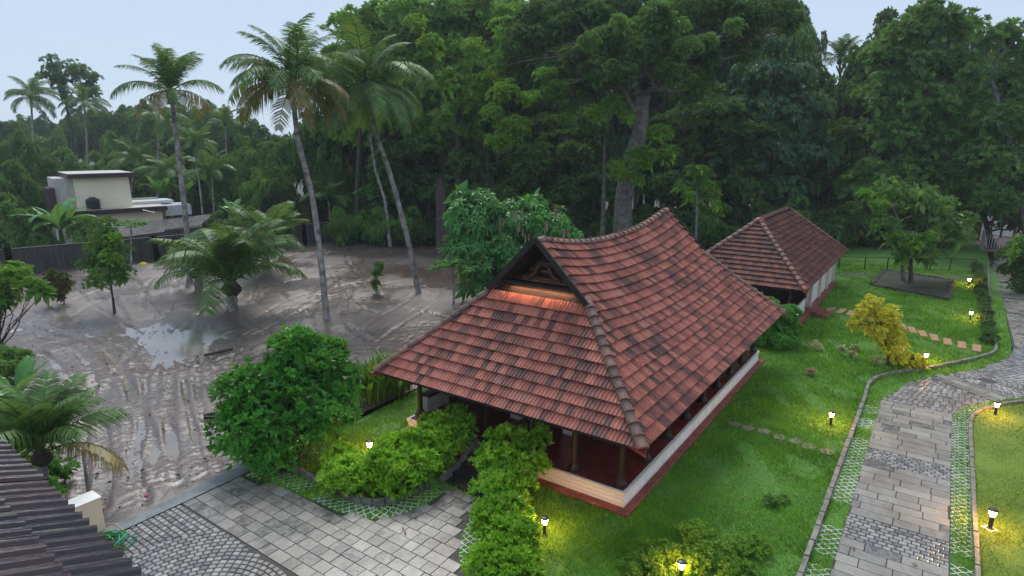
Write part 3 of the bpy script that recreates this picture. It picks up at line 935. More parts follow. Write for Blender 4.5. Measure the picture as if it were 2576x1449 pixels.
edge = np.clip((Y-10.93)/.5, 0, 1); Z = Z*edge - .0*(1-edge)
ny, nx = X.shape
idx = np.arange(nx*ny).reshape(ny, nx)
Fm = np.stack([idx[:-1, :-1], idx[:-1, 1:], idx[1:, 1:], idx[1:, :-1]], -1).reshape(-1, 4)
tag(obj('mud', mesh_np('mud', np.stack([X, Y, Z-.02], -1).reshape(-1, 3), Fm, M['mud'], smooth=True)), kind='structure')
sheet('puddles', [(-13, 11.3), (45, 11.3), (45, 62), (-13, 62)], -0.134, M['water'])
sheet('bank', [(-60, 9.9), (-13, 9.9), (-13, 66), (-60, 66)], -0.12, M['earth'])

# ================================================================== ROOFS
def tile_unit(name, w, l, mat, th=.016, lift=.095, rib=.034, soft=False):
    xs = np.array([0, .10, .19, .42, .50, .60, .69, .92, 1.0]); zs = np.array([1, 1, 0, 0, 1, 1, 0, 0, 1])*rib
    if soft: xs = np.linspace(0, 1, 15); zs = rib*(.5+.5*np.cos(xs*4*PI))**1.4
    n = len(xs)
    lo = np.stack([xs*w, np.zeros(n), zs+lift], 1); hi = np.stack([xs*w, np.full(n, l), zs+.004], 1)
    fr = np.stack([xs*w, np.full(n, .012), zs+lift-th], 1)
    V = np.r_[lo, hi, fr]
    F = [(i, i+1, n+i+1, n+i) for i in range(n-1)] + [(2*n+i, 2*n+i+1, i+1, i) for i in range(n-1)]
    uv = np.r_[np.stack([xs, np.zeros(n)], 1), np.stack([xs, np.ones(n)], 1), np.stack([xs, np.full(n, .02)], 1)]
    return V, F, uv
def tiled(roof, S, faces, w, e, mat, cap, seed, name='tile', singles_name='tile'):
    """S(face, u, v) -> point; faces: (id, nrows, v0, lo(v), hi(v)); the tiles nearest the camera become parts"""
    rng = RS(seed)
    V0, F0, uv0 = tile_unit('tile', w, e*1.12, mat)
    me = mesh_np(singles_name, V0, F0, mat, uv=uv0)
    A = []
    for fid, rows, lo, hi in faces:
        for r in range(rows):
            v = r*e; vm = v+e*.5
            a = min(lo(v), lo(v+e)); b = max(hi(v), hi(v+e))
            n0 = math.floor((a-w)/w)
            x = n0*w + (0.0)
            while x < b:
                if x+w > a:
                    inside = x >= max(lo(v), lo(v+e*1.12)) and x+w <= min(hi(v), hi(v+e*1.12))
                    p = S(fid, x+w/2, vm)
                    A.append((fid, x, v, inside, p, lo, hi))
                x += w
    def frame(fid, u, v):
        p = S(fid, u, v); pu = S(fid, u+.05, v)-p; pv = S(fid, u, v+.05)-p
        ex = pu/np.linalg.norm(pu); ey = pv/np.linalg.norm(pv); ez = np.cross(ex, ey); ez /= np.linalg.norm(ez)
        return p, ex, ey, ez
    face_n = {}
    cand = []
    for i, t in enumerate(A):
        p, ex, ey, ez = frame(t[0], t[1]+w/2, t[2])
        if t[3] and (_C-p) @ ez > 0: cand.append((np.linalg.norm(p-_C), i))
    cand.sort(); single = set(i for _, i in cand[:cap])
    BV = []; BF = []; BR = []; BU = []; n = 0
    for i, t in enumerate(A):
        fid, u, v = t[0], t[1], t[2]
        jz = rng.uniform(-.003, .005); jr = rng.uniform(-.007, .007)
        if i in single:
            p, ex, ey, ez = frame(fid, u, v)
            Mx = Matrix(((ex[0], ey[0], ez[0], 0), (ex[1], ey[1], ez[1], 0), (ex[2], ey[2], ez[2], 0), (0, 0, 0, 1)))
            mw = Matrix.Translation(Vector(p + ez*jz)) @ Mx @ Matrix.Rotation(jr, 4, 'Z')
            obj(singles_name, me, roof, mw)
        else:
            P = V0.copy(); uu = P[:, 0]+u; vv = P[:, 1]+v
            L_ = np.array([t[5](x) for x in vv]); H_ = np.array([t[6](x) for x in vv])
            if not t[3]: uu = np.minimum(np.maximum(uu, L_), H_)
            if uu.max()-uu.min() < .02: continue
            p0, ex, ey, ez = frame(fid, u, v)
            base = np.array([S(fid, a, b) for a, b in zip(uu, vv)]) if not t[3] else p0 + np.outer(P[:, 0], ex) + np.outer(P[:, 1], ey)
            BV.append(base + ez*(P[:, 2:3]+jz)); BF += [tuple(k+n for k in f) for f in F0]; n += len(P)
            BR.append(np.full(len(P), rng.rand())); BU.append(uv0)
    o = obj(name+'s', mesh_np(name+'s', W2L(roof, np.concatenate(BV)), BF, mat, rnd=np.concatenate(BR), uv=np.concatenate(BU)), roof)
    o['kind'] = 'stuff'
def cap_unit(l=.42, r=.13, r2=.105):
    n = 7; V = []; F = []
    for x, rr, zz in ((0, r, .035), (.05, r, .035), (.05, r2+.012, .02), (l, r2, 0)):
        for k in range(n):
            t = PI*k/(n-1)
            V.append((x, rr*math.cos(t)*1.05, rr*math.sin(t)*.85+zz-.02))
    for j in range(3):
        for k in range(n-1):
            a = j*n+k; F.append((a, a+n, a+n+1, a+1))
    F.append(tuple(range(n)))
    V = np.array(V); uv = np.stack([V[:, 1]/.26+.5, V[:, 0]/l], 1)
    return mesh_np('ridge_tile', V, F, M['cap'], uv=uv)
CAP = cap_unit()
def cap_line(parent, pts, step, s=1.0, seed=0, up=(0,0,1)):
    """barrel tiles laid uphill: pts run from low to high"""
    pl = np.array(pts, float); ss = np.r_[0, np.cumsum(np.linalg.norm(np.diff(pl, axis=0), axis=1))]
    rng = RS(seed); n = max(1, round(ss[-1]/step)); st = ss[-1]/n
    f = lambda t: np.array([np.interp(t, ss, pl[:, i]) for i in range(3)])
    for i in range(n):
        a, b = f(i*st), f(min((i+1)*st, ss[-1])); d = b-a; d /= np.linalg.norm(d)
        y = np.cross(up, d); y /= np.linalg.norm(y); z = np.cross(d, y)
        Mx = Matrix(((d[0], y[0], z[0], 0), (d[1], y[1], z[1], 0), (d[2], y[2], z[2], 0), (0, 0, 0, 1)))
        mw = Matrix.Translation(Vector(a + z*.02)) @ Mx @ Euler((rng.uniform(-.05, .05), rng.uniform(-.03, .01), rng.uniform(-.03, .03))).to_matrix().to_4x4() @ Matrix.Diagonal((s*st/.38, s*1.15, s*1.15, 1))
        obj('ridge_tile', CAP, parent, mw)

# --------------------------------------------------------------- main hall
AX0, AX1, BY0, BY1, ZE = -0.68, 15.3, -0.74, 9.0, 2.36
BC = (BY0+BY1)/2
GA0, GA1 = 2.08, 12.5            # gables
hall = empty('open_hall', (7.3, 4.13, 0), 0, 'large open pillared hall with curved red tiled roof, white plinth and red floor', 'hall')
def zr(a):
    m = (GA0+GA1)/2; t = abs(a-m)/((GA1-GA0)/2); t = min(1, t)
    return 6.42 + 0.58*t**2.2
def zrid(a): return zr(min(max(a, GA0), GA1))
SLOPE_E = (zr(GA0)-ZE)/(BC-BY0)          # at the ends
BG = 2.4                                  # y where the gable foot meets the side slope
HIP_B = BG-BY0; HIP_A = GA0-0.05-AX0
KF = SLOPE_E*HIP_B/HIP_A
SL = math.hypot(BC-BY0, zr(GA0)-ZE)       # slope length of the long side
SF = math.hypot(1, KF)
def S_hall(fid, u, v):
    if fid in (0, 1):                      # long sides
        t = v/SL
        z = ZE + (zrid(u)-ZE)*t + .10*(1-min(1, t*5))**2*0
        sagc = -.10*math.sin(PI*min(1, max(0, t)))
        y = BY0 + (BC-BY0)*t if fid == 0 else BY1 - (BY1-BC)*t
        return np.array([u, y, z+sagc])
    d = v/SF
    if fid == 2: return np.array([AX0+d, u, ZE+KF*d-.10*math.sin(PI*min(1, max(0, v/SL)))])
    return np.array([AX1-d, -u, ZE+KF*d-.10*math.sin(PI*min(1, max(0, v/SL)))])
def S_hall2(fid, u, v):
    if fid == 1: return S_hall(1, -u, v)
    if fid == 2: return S_hall(2, -u, v)
    return S_hall(fid, u, v)
def lim(v):        # a-limits of long side at slope distance v
    t = v/SL; b = (BC-BY0)*t
    if b < HIP_B: return AX0 + HIP_A*b/HIP_B, AX1 - HIP_A*b/HIP_B
    return GA0-.28, GA1+.28
def limf(v):
    d = v/SF; b = HIP_B*d/HIP_A + (.08 if d > HIP_A else 0)
    return BY0+b, BY1-b
E_T, W_T = .352, .237
rows_side = int(SL/E_T)
rows_front = int((HIP_A+.12)*SF/E_T)
# deck under the tiles
def deck_mesh():
    V = []; F = []
    def grid(fn, nu, nv):
        n0 = len(V)
        for j in range(nv+1):
            for i in range(nu+1): V.append(fn(i/nu, j/nv))
        for j in range(nv):
            for i in range(nu):
                a = n0+j*(nu+1)+i; F.append((a, a+1, a+nu+2, a+nu+1))
    for fid in (0, 1):
        def fn(s, t, fid=fid):
            v = t*SL; a, b = lim(v); p = S_hall(fid, a+(b-a)*s, v); p[2] -= .05; return p
        grid(fn, 24, 14)
    for fid in (2, 3):
        def fn(s, t, fid=fid):
            v = t*(HIP_A+.12)*SF; a, b = limf(v); u = a+(b-a)*s
            p = S_hall(fid, u if fid == 2 else -u, v); p[2] -= .05; return p
        grid(fn, 10, 10)
    return mesh_np('roof', W2L(hall, np.array(V)), F, M['deck'])
roof = obj('roof', deck_mesh(), hall)
FACES = [(0, rows_side, lambda v: lim(v)[0], lambda v: lim(v)[1]),
         (1, rows_side, lambda v: -lim(v)[1], lambda v: -lim(v)[0]),
         (2, rows_front, lambda v: -limf(v)[1], lambda v: -limf(v)[0]),
         (3, rows_front, lambda v: -limf(v)[1]+0, lambda v: -limf(v)[0]+0)]
def S_all(fid, u, v):
    if fid == 0: return S_hall(0, u, v)
    if fid == 1: return S_hall(1, -u, v)
    if fid == 2: return S_hall(2, -u, v)
    p = S_hall(3, 0, v); p[1] = BY0+BY1+u; return p     # runs the other way round
tiled(roof, S_all, FACES, W_T, E_T, M['tile'], 298, 31)
# hips
def hip(corner):
    sx, sy = corner; pts = []
    for t in np.linspace(0, 1, 9):
        v = t*HIP_B*SL/(BC-BY0)
        a = AX0+HIP_A*t if sx < 0 else AX1-HIP_A*t
        p = S_hall(0 if sy < 0 else 1, a, v); pts.append(p+np.array([0, 0, .03]))
    return pts
for i, c in enumerate(((-1,-1), (-1,1), (1,-1), (1,1))): cap_line(roof, hip(c), .37, 1.12, 40+i)
rl = [np.array([a, BC, zr(a)+.0]) for a in np.linspace(GA0-.22, GA1+.22, 25)]
mid = len(rl)//2
cap_line(roof, rl[:mid+1][::-1], .38, 1.05, 50); cap_line(roof, rl[mid:], .38, 1.05, 51)
# corner end pieces, painted red
for sx, sy in ((-1,-1), (-1,1), (1,-1), (1,1)):
    c = np.array([AX0 if sx < 0 else AX1, BY0 if sy < 0 else BY1, ZE])
    mb = MB()
    d = np.array([sx, sy, 0])/math.sqrt(2); q = np.array([-d[1], d[0], 0])
    mb.add([c-d*.38+q*.30+[0,0,.05], c+d*.22+[0,0,-.02], c-d*.38-q*.30+[0,0,.05], c-d*.38+q*.30+[0,0,-.02], c+d*.22+[0,0,-.09], c-d*.38-q*.30+[0,0,-.02]],
           [(0,2,1),(3,4,5),(0,1,4,3),(1,2,5,4),(2,0,3,5)])
    mb.tube([c-d*.42+[0,0,.16], c-d*.2+[0,0,.10], c-d*.04+[0,0,.07]], [.15, .13, .09], 8)
    mb.out('corner_finial', M['redpaint'], roof)
# gables: barge boards, recessed carved panel
for gi, (ga, sg) in enumerate(((GA0, -1), (GA1, 1))):
    foot = lambda s: np.array([ga+sg*.30, BC + s*(BC-BG+.18), ZE+SLOPE_E*(HIP_B-.18)-.02])
    peak = np.array([ga+sg*.34, BC, zr(ga)+.10])
    for s in (-1, 1):
        mb = MB(); mb.beam(peak, foot(s), .07, .26, up=(sg, 0, 0)) if False else mb.beam(peak + np.array([0,0,-.03]), foot(s), .06, .18)
        mb.out('barge_board', M['wood'], roof)
    mb = MB()
    xi = ga-sg*.50
    zb = ZE+SLOPE_E*HIP_B+.15
    hp = (zr(xi)-.30-(zb-.4))/SLOPE_E; zp_ = zr(xi)-.30
    mb.add([(xi, BC-hp, zb-.4), (xi, BC+hp, zb-.4), (xi, BC, zp_), (xi-sg*.08, BC-hp, zb-.4), (xi-sg*.08, BC+hp, zb-.4), (xi-sg*.08, BC, zp_)],
           [(0,1,2), (5,4,3), (0,3,4,1), (1,4,5,2), (2,5,3,0)])
    pn = mb.out('gable_panel', M['deck'], roof)
    for k, zz in enumerate((.44, .72, .94)):
        hw = (zr(xi)-.32-(zb+zz-.3))/SLOPE_E-.1
        mb = MB(); mb.beam((xi+sg*(.16-.04*k), BC-hw, zb+zz-.3), (xi+sg*(.16-.04*k), BC+hw, zb+zz-.3), .14, .13 if k % 2 == 0 else .09)
        mb.out('carved_rail', M['carved'], pn)
    for s in (-1, 1):
        mb = MB()
        pts = [(xi+sg*.30, BC+s*(.12+.5*t), zb+.10+.50*(1-t)+.05*math.sin(t*9)) for t in np.linspace(0, 1, 8)]
        mb.tube(pts, [.03, .06, .08, .06, .07, .08, .07, .05], 7)
        mb.out('carved_bracket', M['carved'], pn, smooth=True)
    MB().beam((ga-sg*.14, BC-1.42, zb+.03), (ga-sg*.14, BC+1.42, zb+.03), .36, .04).beam((ga+sg*.055, BC-1.42, zb-.005), (ga+sg*.055, BC+1.42, zb-.005), .03, .10).out('gable_sill', M['wood'], pn)
    if gi == 0:
        mb = MB(); mb.box(ga+.02, ga+.05, BC-1.15, BC+1.15, zb-.025, zb-.005)
        gl = mb.out('gable_lamp', M['gablelamp'], roof)
# plinth and floor
PX0, PX1, PY0, PY1, ZP = 0.0, 14.6, 0.0, 8.26, 0.58
def moulded(x0, x1, y0, y1, prof):
    mb = MB(); V = []; F = []
    for o, z in prof:
        V += [(x0-o, y0-o, z), (x1+o, y0-o, z), (x1+o, y1+o, z), (x0-o, y1+o, z)]
    for j in range(len(prof)-1):
        for k in range(4):
            a = j*4+k; b = j*4+(k+1) % 4; F.append((a, b, b+4, a+4))
    n = len(prof); F.append(tuple((n-1)*4+k for k in range(4)))
    return mb.add(V, F)
moulded(PX0, PX1, PY0, PY1, [(0, .08), (0, .20), (.01, .22), (-.04, .27), (-.04, .33), (0, .36), (-.03, .40), (.0, .44), (.0, .50), (.02, .52), (.02, ZP-.004), (-.10, ZP-.002)]).out('plinth', M['cream'], hall)
moulded(PX0+.06, PX1-.06, PY0+.06, PY1-.06, [(0, .3), (0, ZP+.003)]).out('floor', M['redfloor'], hall)
moulded(PX0-.27, PX1+.27, PY0-.25, PY1+.25, [(0, -.05), (0, .10), (-.02, .115)]).out('apron_step', M['redstep'], hall)
# whiter facing on the side toward the lawn
mb = MB(); mb.add([(PX0, -.004, .08), (PX1, -.004, .08), (PX1, -.004, .21), (PX0, -.004, .21)], [(0, 1, 2, 3)])
for z0, z1, o0, o1 in ((.21, .22, -.004, -.014), (.22, .27, -.014, .036), (.27, .33, .036, .036), (.33, .36, .036, -.004), (.36, .40, -.004, .026), (.40, .44, .026, -.004), (.44, .50, -.004, -.004), (.50, .52, -.004, -.024), (.52, .579, -.024, -.024)):
    mb.add([(PX0-.02, o0, z0), (PX1+.02, o0, z0), (PX1+.02, o1, z1), (PX0-.02, o1, z1)], [(0, 1, 2, 3)])
mb.out('plinth_facing', M['white'], hall)
# columns
def column_mesh(h):
    mb = MB()
    mb.lathe((0, 0, 0), [(.21, 0), (.21, .025), (.17, .04), (.165, .09), (.13, .12), (.12, .17), (.095, .20), (.09, .6), (.085, h*.6), (.075, h-.2), (.12, h-.12), (.12, h)], 12)
    return mesh_np('column', np.concatenate(mb.V), mb.F, M['wood'], smooth=False)
ch = 2.05
COLM = column_mesh(ch)
PADM = (lambda mb: mesh_np('pad', np.concatenate(mb.V), mb.F, M['redpaint']))(MB().lathe((0, 0, 0), [(.25, 0), (.25, .02), (.22, .03)], 4))
pos = [(x, .24) for x in np.linspace(.27, 14.4, 9)] + [(x, 8.1) for x in np.linspace(.5, 14.4, 9)] + [(.3, y) for y in (1.75, 3.3, 5.0, 6.55)] + [(14.4, y) for y in (1.9, 3.5, 5.1, 6.6)]
for x, y in pos:
    c = obj('column', COLM, hall, Matrix.Translation((x, y, ZP+.012)))
# wall plate beams the columns carry
mb = MB()
mb.box(.12, 14.5, .14, .34, ZP+ch, ZP+ch+.16).box(.12, 14.5, 8.0, 8.2, ZP+ch, ZP+ch+.16)
mb.out('wall_plate', M['wood'], hall)
MB().box(.2, .4, .345, 7.995, ZP+ch+.002, ZP+ch+.15).box(14.3, 14.48, .345, 7.995, ZP+ch+.002, ZP+ch+.15).out('wall_plate', M['wood'], hall)
# parapet bench on the left side
MB().box(.75, 14.0, 8.0, 8.18, ZP+.004, ZP+.62).out('parapet_wall', M['white'], hall)
MB().box(.70, 14.0, 7.85, 8.22, ZP+.622, ZP+.74).out('bench_top', M['wood'], hall)
# inner core with white piers
for y in (3.02, 5.15):
    MB().box(2.12, 2.5, y-.19, y+.19, ZP+.004, 4.2).out('white_pier', M['white'], hall)
MB().box(2.9, 12.0, 2.6, 5.6, ZP+.004, 4.0).out('inner_wall', M['wood'], hall)
# stone steps and side cheeks
for k in range(4):
    x0 = -.27-.37*(k+1); z1 = .47-.125*k
    MB().box(x0, -.275 if k == 0 else -.27-.37*k+.03, 3.32, 5.02, -.04, z1 - .002).out('stone_step', M['blackstone'], hall)
for y in (5.13, 3.21):
    pts = []
    prof = [(-.02, .70), (-.35, .64), (-.6, .50), (-.8, .34), (-1.1, .30), (-1.4, .26), (-1.62, .20), (-1.78, .14)]
    V = []; F = []
    for x, z in prof:
        V += [(x, y-.09, -.04), (x, y+.09, -.04), (x, y+.09, z), (x, y-.09, z)]
    for i in range(len(prof)-1):
        for k in range(4): a = i*4+k; b = i*4+(k+1) % 4; F.append((a, b, b+4, a+4))
    F += [(0,1,2,3), tuple(len(V)-4+k for k in (3,2,1,0))]
    MB().add(V, F).out('step_cheek', M['greystone'], hall)

# --------------------------------------------------------------- second pavilion
pav = empty('small_pavilion', (28, 2.9, 0), 0, 'smaller pavilion with steep hipped dark red tiled roof and white low walls', 'pavilion')
QX0, QX1, QY0, QY1, QZ, QR = 20.6, 35.9, -.74, 6.5, 2.3, 5.45
QC = (QY0+QY1)/2; QP0, QP1 = 24.7, 32.7
QS = math.hypot(QC-QY0, QR-QZ); QF = math.hypot(QP0-QX0, QR-QZ)
def S_pav(fid, u, v):
    if fid == 0: t = v/QS; return np.array([u, QY0+(QC-QY0)*t, QZ+(QR-QZ)*t])
    if fid == 1: t = v/QS; return np.array([-u, QY1-(QC-QY0)*t, QZ+(QR-QZ)*t])
    t = v/QF
    if fid == 2: return np.array([QX0+(QP0-QX0)*t, -u, QZ+(QR-QZ)*t])
    return np.array([QX1-(QX1-QP1)*t, QY0+QY1+u, QZ+(QR-QZ)*t])
ql = lambda v: (QX0+(QP0-QX0)*min(1, v/QS), QX1-(QX1-QP1)*min(1, v/QS))
qf = lambda v: (QY0+(QC-QY0)*min(1, v/QF), QY1-(QY1-QC)*min(1, v/QF))
V = np.array([(QX0,QY0,QZ),(QX1,QY0,QZ),(QX1,QY1,QZ),(QX0,QY1,QZ),(QP0,QC,QR),(QP1,QC,QR)]) - np.array([0,0,.05])
roof2 = part('roof', V, [(0,1,5,4),(1,2,5),(2,3,4,5),(3,0,4)], M['deck'], pav)
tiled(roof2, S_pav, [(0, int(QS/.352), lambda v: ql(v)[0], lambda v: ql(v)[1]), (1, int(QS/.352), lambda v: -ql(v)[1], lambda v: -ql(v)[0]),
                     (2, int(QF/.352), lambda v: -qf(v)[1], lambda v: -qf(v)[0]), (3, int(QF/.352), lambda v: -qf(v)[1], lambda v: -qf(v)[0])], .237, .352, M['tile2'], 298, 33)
for i, (cx_, cy_, px_) in enumerate(((QX0,QY0,QP0),(QX0,QY1,QP0),(QX1,QY0,QP1),(QX1,QY1,QP1))):
    cap_line(roof2, [(cx_, cy_, QZ+.05), (px_, QC, QR+.03)], .40, 1.15, 60+i)
    mb = MB(); sx = -1 if cx_ == QX0 else 1; sy = -1 if cy_ == QY0 else 1
    mb.tube([(cx_-sx*.3, cy_-sy*.3, QZ+.2), (cx_, cy_, QZ+.05), (cx_+sx*.06, cy_+sy*.06, QZ+.04)], [.2, .17, .12], 8); mb.out('corner_finial', M['redpaint'], roof2)
cap_line(roof2, [(QP0, QC, QR+.02), (QP1, QC, QR+.02)], .38, 1.1, 70)
MB().lathe((QP0, QC, QR-.02), [(.34, 0), (.28, .1), (.05, .2)], 6).out('peak_cap', M['redpaint'], roof2)
MB().box(21.3, 35.2, -.02, 5.9, .0, .45).out('plinth', M['redfloor'], pav)
MB().box(21.2, 35.3, -.5, -.025, -.05, .16).out('apron_step', M['redstep'], pav)
MB().box(21.35, 25.0, -.10, -.03, .10, .95).out('low_wall', M['white'], pav)
MB().box(26.0, 35.1, -.12, .05, .18, 1.9).out('side_wall', M['white'], pav)
for x in (26.2, 29.3, 32.2, 35.0): MB().box(x-.2, x+.2, -.24, -.125, .17, 2.1).out('pilaster', M['whitedirty'], pav)
MB().box(24.6, 35.0, 1.4, 5.6, .46, 2.4).out('inner_wall', M['wood'], pav)
for y in (.2, 1.7, 3.3, 4.9): MB().lathe((21.6, y, .45), [(.14, 0), (.10, .2), (.09, 1.8), (.12, 1.95)], 10).out('column', M['wood'], pav)
for k in range(3):
    MB().box(24.55+.0, 26.0, -.5-.32*(k+1), -.5-.32*k-.004, -.04, .32-.10*k).out('red_step', M['redstep'], pav)

# --------------------------------------------------------------- roof under the camera
NZ = 7.62
na = G(292, 1452, NZ); nb = G(-4, 1150, NZ)
ed = nb-na; ed /= np.linalg.norm(ed); inn = np.array([ed[1]*-1, ed[0], 0]);
if inn[0] > 0: inn = -inn
upv = inn*math.cos(math.radians(27)) + np.array([0, 0, math.sin(math.radians(27))])
near = empty('near_building', (na[0]-3, na[1]+2, 0), 0, 'corner of nearby building with wet blackish corrugated clay tile roof', 'building')
o0 = na - ed*1.6
eln = float(np.linalg.norm(nb-na)) + 3.6
V = [o0, o0+ed*eln, o0+ed*eln+upv*3.2, o0+upv*3.2]
V = V + [v - np.array([0, 0, .06]) for v in V]
nroof = part('roof', np.array(V)-np.array([0,0,.03]), [(0,1,2,3),(7,6,5,4),(0,4,5,1),(1,5,6,2),(2,6,7,3),(3,7,4,0)], M['deck'], near)
ezn = np.cross(ed, upv); ezn = ezn if ezn[2] > 0 else -ezn
V0, F0, uv0 = tile_unit('tile', .25, .40, M['tile3'], .03, .05, .045, True)
if np.cross(ed, upv)[2] < 0: pass
tmn = mesh_np('tile', V0, F0, M['tile3'], uv=uv0)
rng = RS(9)
exn = ed if np.cross(ed, upv)[2] > 0 else -ed
st = o0 if exn is ed else o0+ed*eln
for r in range(8):
    for c in range(int(eln/.25)):
        p = st + exn*(c*.25 + rng.uniform(-.004, .004)) + upv*(r*.355-.06) + ezn*rng.uniform(-.003, .006)
        Mx = Matrix(((exn[0], upv[0], ezn[0], 0), (exn[1], upv[1], ezn[1], 0), (exn[2], upv[2], ezn[2], 0), (0, 0, 0, 1)))
        obj('tile', tmn, nroof, Matrix.Translation(Vector(p)) @ Mx @ Matrix.Rotation(rng.uniform(-.012, .012), 4, 'Z'))
wl = na + inn*.9; wl2 = wl + ed*(eln-2)
MB().add([wl-ed*2, wl2, wl2+inn*2.5, wl-ed*2+inn*2.5] + [np.array([p[0], p[1], -.3]) for p in (wl-ed*2, wl2, wl2+inn*2.5, wl-ed*2+inn*2.5)], [(0,1,5,4),(1,2,6,5),(2,3,7,6),(3,0,4,7)]).out('wall', M['cream'], near)

# gatepost wall, gate, hose
gw = empty('boundary_wall', (-10, 10.95, 0), 0, 'short cream painted wall end beside the forecourt with grey stained top', 'wall')
MB().box(-12.5, -9.35, 10.98, 11.30, -.1, 1.0).box(-9.346, -8.66, 10.80, 11.30, -.1, 1.0).out('wall_block', M['cream_lit'], gw)
MB().box(-12.5, -9.35, 10.97, 11.32, 1.0, 1.02).box(-9.348, -8.64, 10.78, 11.32, 1.001, 1.021).out('coping', M['white'], gw)
g1 = np.array([-8.75, 11.32, 0]); g2 = G(211, 1149, .95); g2 = np.array([g2[0], g2[1], 0])
gt = empty('metal_gate', g1, 0, 'black sheet metal gate leaf swung open beyond the cream wall end', 'gate')
d = (g2-g1); d /= np.linalg.norm(d)
MB().beam(g1+[0,0,.55], g2+[0,0,.55], .04, .85).out('sheet', M['metalblack'], gt)
MB().beam(g1+[0,0,1.0], g2+[0,0,1.0], .07, .05).beam(g1+[0,0,.11], g2+[0,0,.11], .06, .03).out('frame', M['metalblack'], gt)
def hose_pts(c, r, turns, sq, rng, z=.05):
    pts = []
    for i in range(int(turns*22)):
        t = i/22*2*PI
        rr = r*(1+.22*math.sin(t*.37+1)+.08*rng.randn())
        pts.append((c[0]+rr*math.cos(t)+.12*math.sin(t*.21), c[1]+sq*rr*math.sin(t)+.1*math.cos(t*.3), z+.03*abs(math.sin(t*.9))+.0015*i))
    out = []
    for i in range(len(pts)-1):
        out += [pts[i], tuple((np.array(pts[i])+np.array(pts[i+1]))/2)]
    return out
rng = RS(3)
hc = G(268, 1372, 0.05)
mb = MB(); mb.tube(hose_pts((hc[0], hc[1]), .33, 6, 1.0, rng), .016, 6)
p1 = G(345, 1352, .05); p0 = np.array([hc[0]+.35, hc[1]+.1, .08]); pm = G(300, 1345, .12)
mb.tube([p0, pm, p1], .016, 6); mb.tube([np.array([hc[0]+.2, hc[1]-.3, .06]), G(318, 1380, .06), p1+[0,0,.02]], .016, 6)
tag(mb.out('garden_hose', M['hose'], smooth=True), 'coil of green garden hose lying at the corner of the forecourt', 'hose')
pp = [G(*q, .04) for q in ((245, 1330), (268, 1318), (290, 1318), (308, 1332), (312, 1348), (300, 1372), (280, 1400))]
tag(MB().tube(pp, .014, 6).out('garden_hose', M['hosepale'], smooth=True), 'pale worn hose curving behind the green hose coil', 'hose')

# --------------------------------------------------------------- bollard lamps
def bollard(px, py, label, h=.55, pad=False):
    p = G(px, py, .03)
    root = empty('bollard_lamp', p, 0, label, 'lamp', 'bollard lamps on the lawns')
    s = h/.55
    def lb(name, prof, mat, n=12):
        mb = MB(); mb.lathe(p, [(r*s, z*s) for r, z in prof], n); return mb.out(name, mat, root)
    lb('post', [(.075, 0), (.075, .02), (.048, .03), (.048, .33), (.06, .345)], M['metalblack'])
    lb('lamp_shade', [(.05, .346), (.085, .47), (.088, .49)], M['lamp'])
    lb('cap', [(.10, .492), (.112, .505), (.09, .54), (.02, .56)], M['metalblack'])
    if pad: lb('pad', [(.19, -.03), (.19, .012), (.17, .014)], M['white'], 4)
    return root
bollard(931, 1150, 'glowing bollard lamp standing behind the hedge left of the hall steps', .6)
bollard(1370, 1347, 'glowing black bollard lamp on grass in front of the hall corner')
bollard(2089, 1070, 'glowing bollard lamp beside the kerb halfway along the straight path')
bollard(2503, 1045, 'glowing bollard lamp near the curved corner of the mown lawn', .55, True)
bollard(2490, 1330, 'glowing bollard lamp on white pad in the mown lawn nearest the camera', .6, True)
bollard(2440, 805, 'glowing bollard lamp above the row of stepping stones')
bollard(2436, 718, 'glowing bollard lamp farthest up the lawn near the wire fence')
bollard(2327, 915, 'glowing bollard lamp beside the drooping yellow tree')
bollard(1712, 1462, 'glowing bollard lamp among yellow green shrubs at the bottom edge')

# stepping stones
ssm = unit_block('stepping_stone', M['stepstone'], .02)
SS = [(26.7,-1.25,-.2),(26.65,-1.85,-.15),(26.5,-2.4,-.05),(26.3,-2.95,.05),(26.05,-3.5,.1),(25.75,-4.05,.15),(25.4,-4.6,.18),(25.0,-5.1,.2),(24.55,-5.6,.2),(24.1,-6.1,.18),(23.65,-6.62,.12),(23.2,-7.2,.05),(22.95,-7.8,0),(22.78,-8.4,-.03),(22.72,-8.75+.0,-.05)][:14]
for i, (x, y, a) in enumerate(SS):
    o = obj('stepping_stone', ssm, None, Matrix.Translation((x, y, .045)) @ Euler((0, 0, a)).to_matrix().to_4x4() @ Matrix.Diagonal((1.25, .36, .05, 1)))
    tag(o, ('tan stepping stone number %s counted from the red pavilion steps' % ('one two three four five six seven eight nine ten eleven twelve thirteen fourteen'.split()[i])), 'stepping stone', 'stepping stones across the lawn')

for i, (px, py) in enumerate(((1847,1067),(1882,1077),(1922,1085),(1962,1100),(2000,1110),(2035,1124),(2080,1137))):
    q = G(px, py, .05)
    tag(MB().lathe((q[0], q[1], .0), [(.27, 0), (.26, .065), (.2, .075)], 5).out('sunken_stone', M['stepstone2']), 'half buried brown stone, %s from the hall in the row across the near lawn' % ('first second third fourth fifth sixth seventh'.split()[i]), 'stepping stone', 'half buried stones in the near lawn')
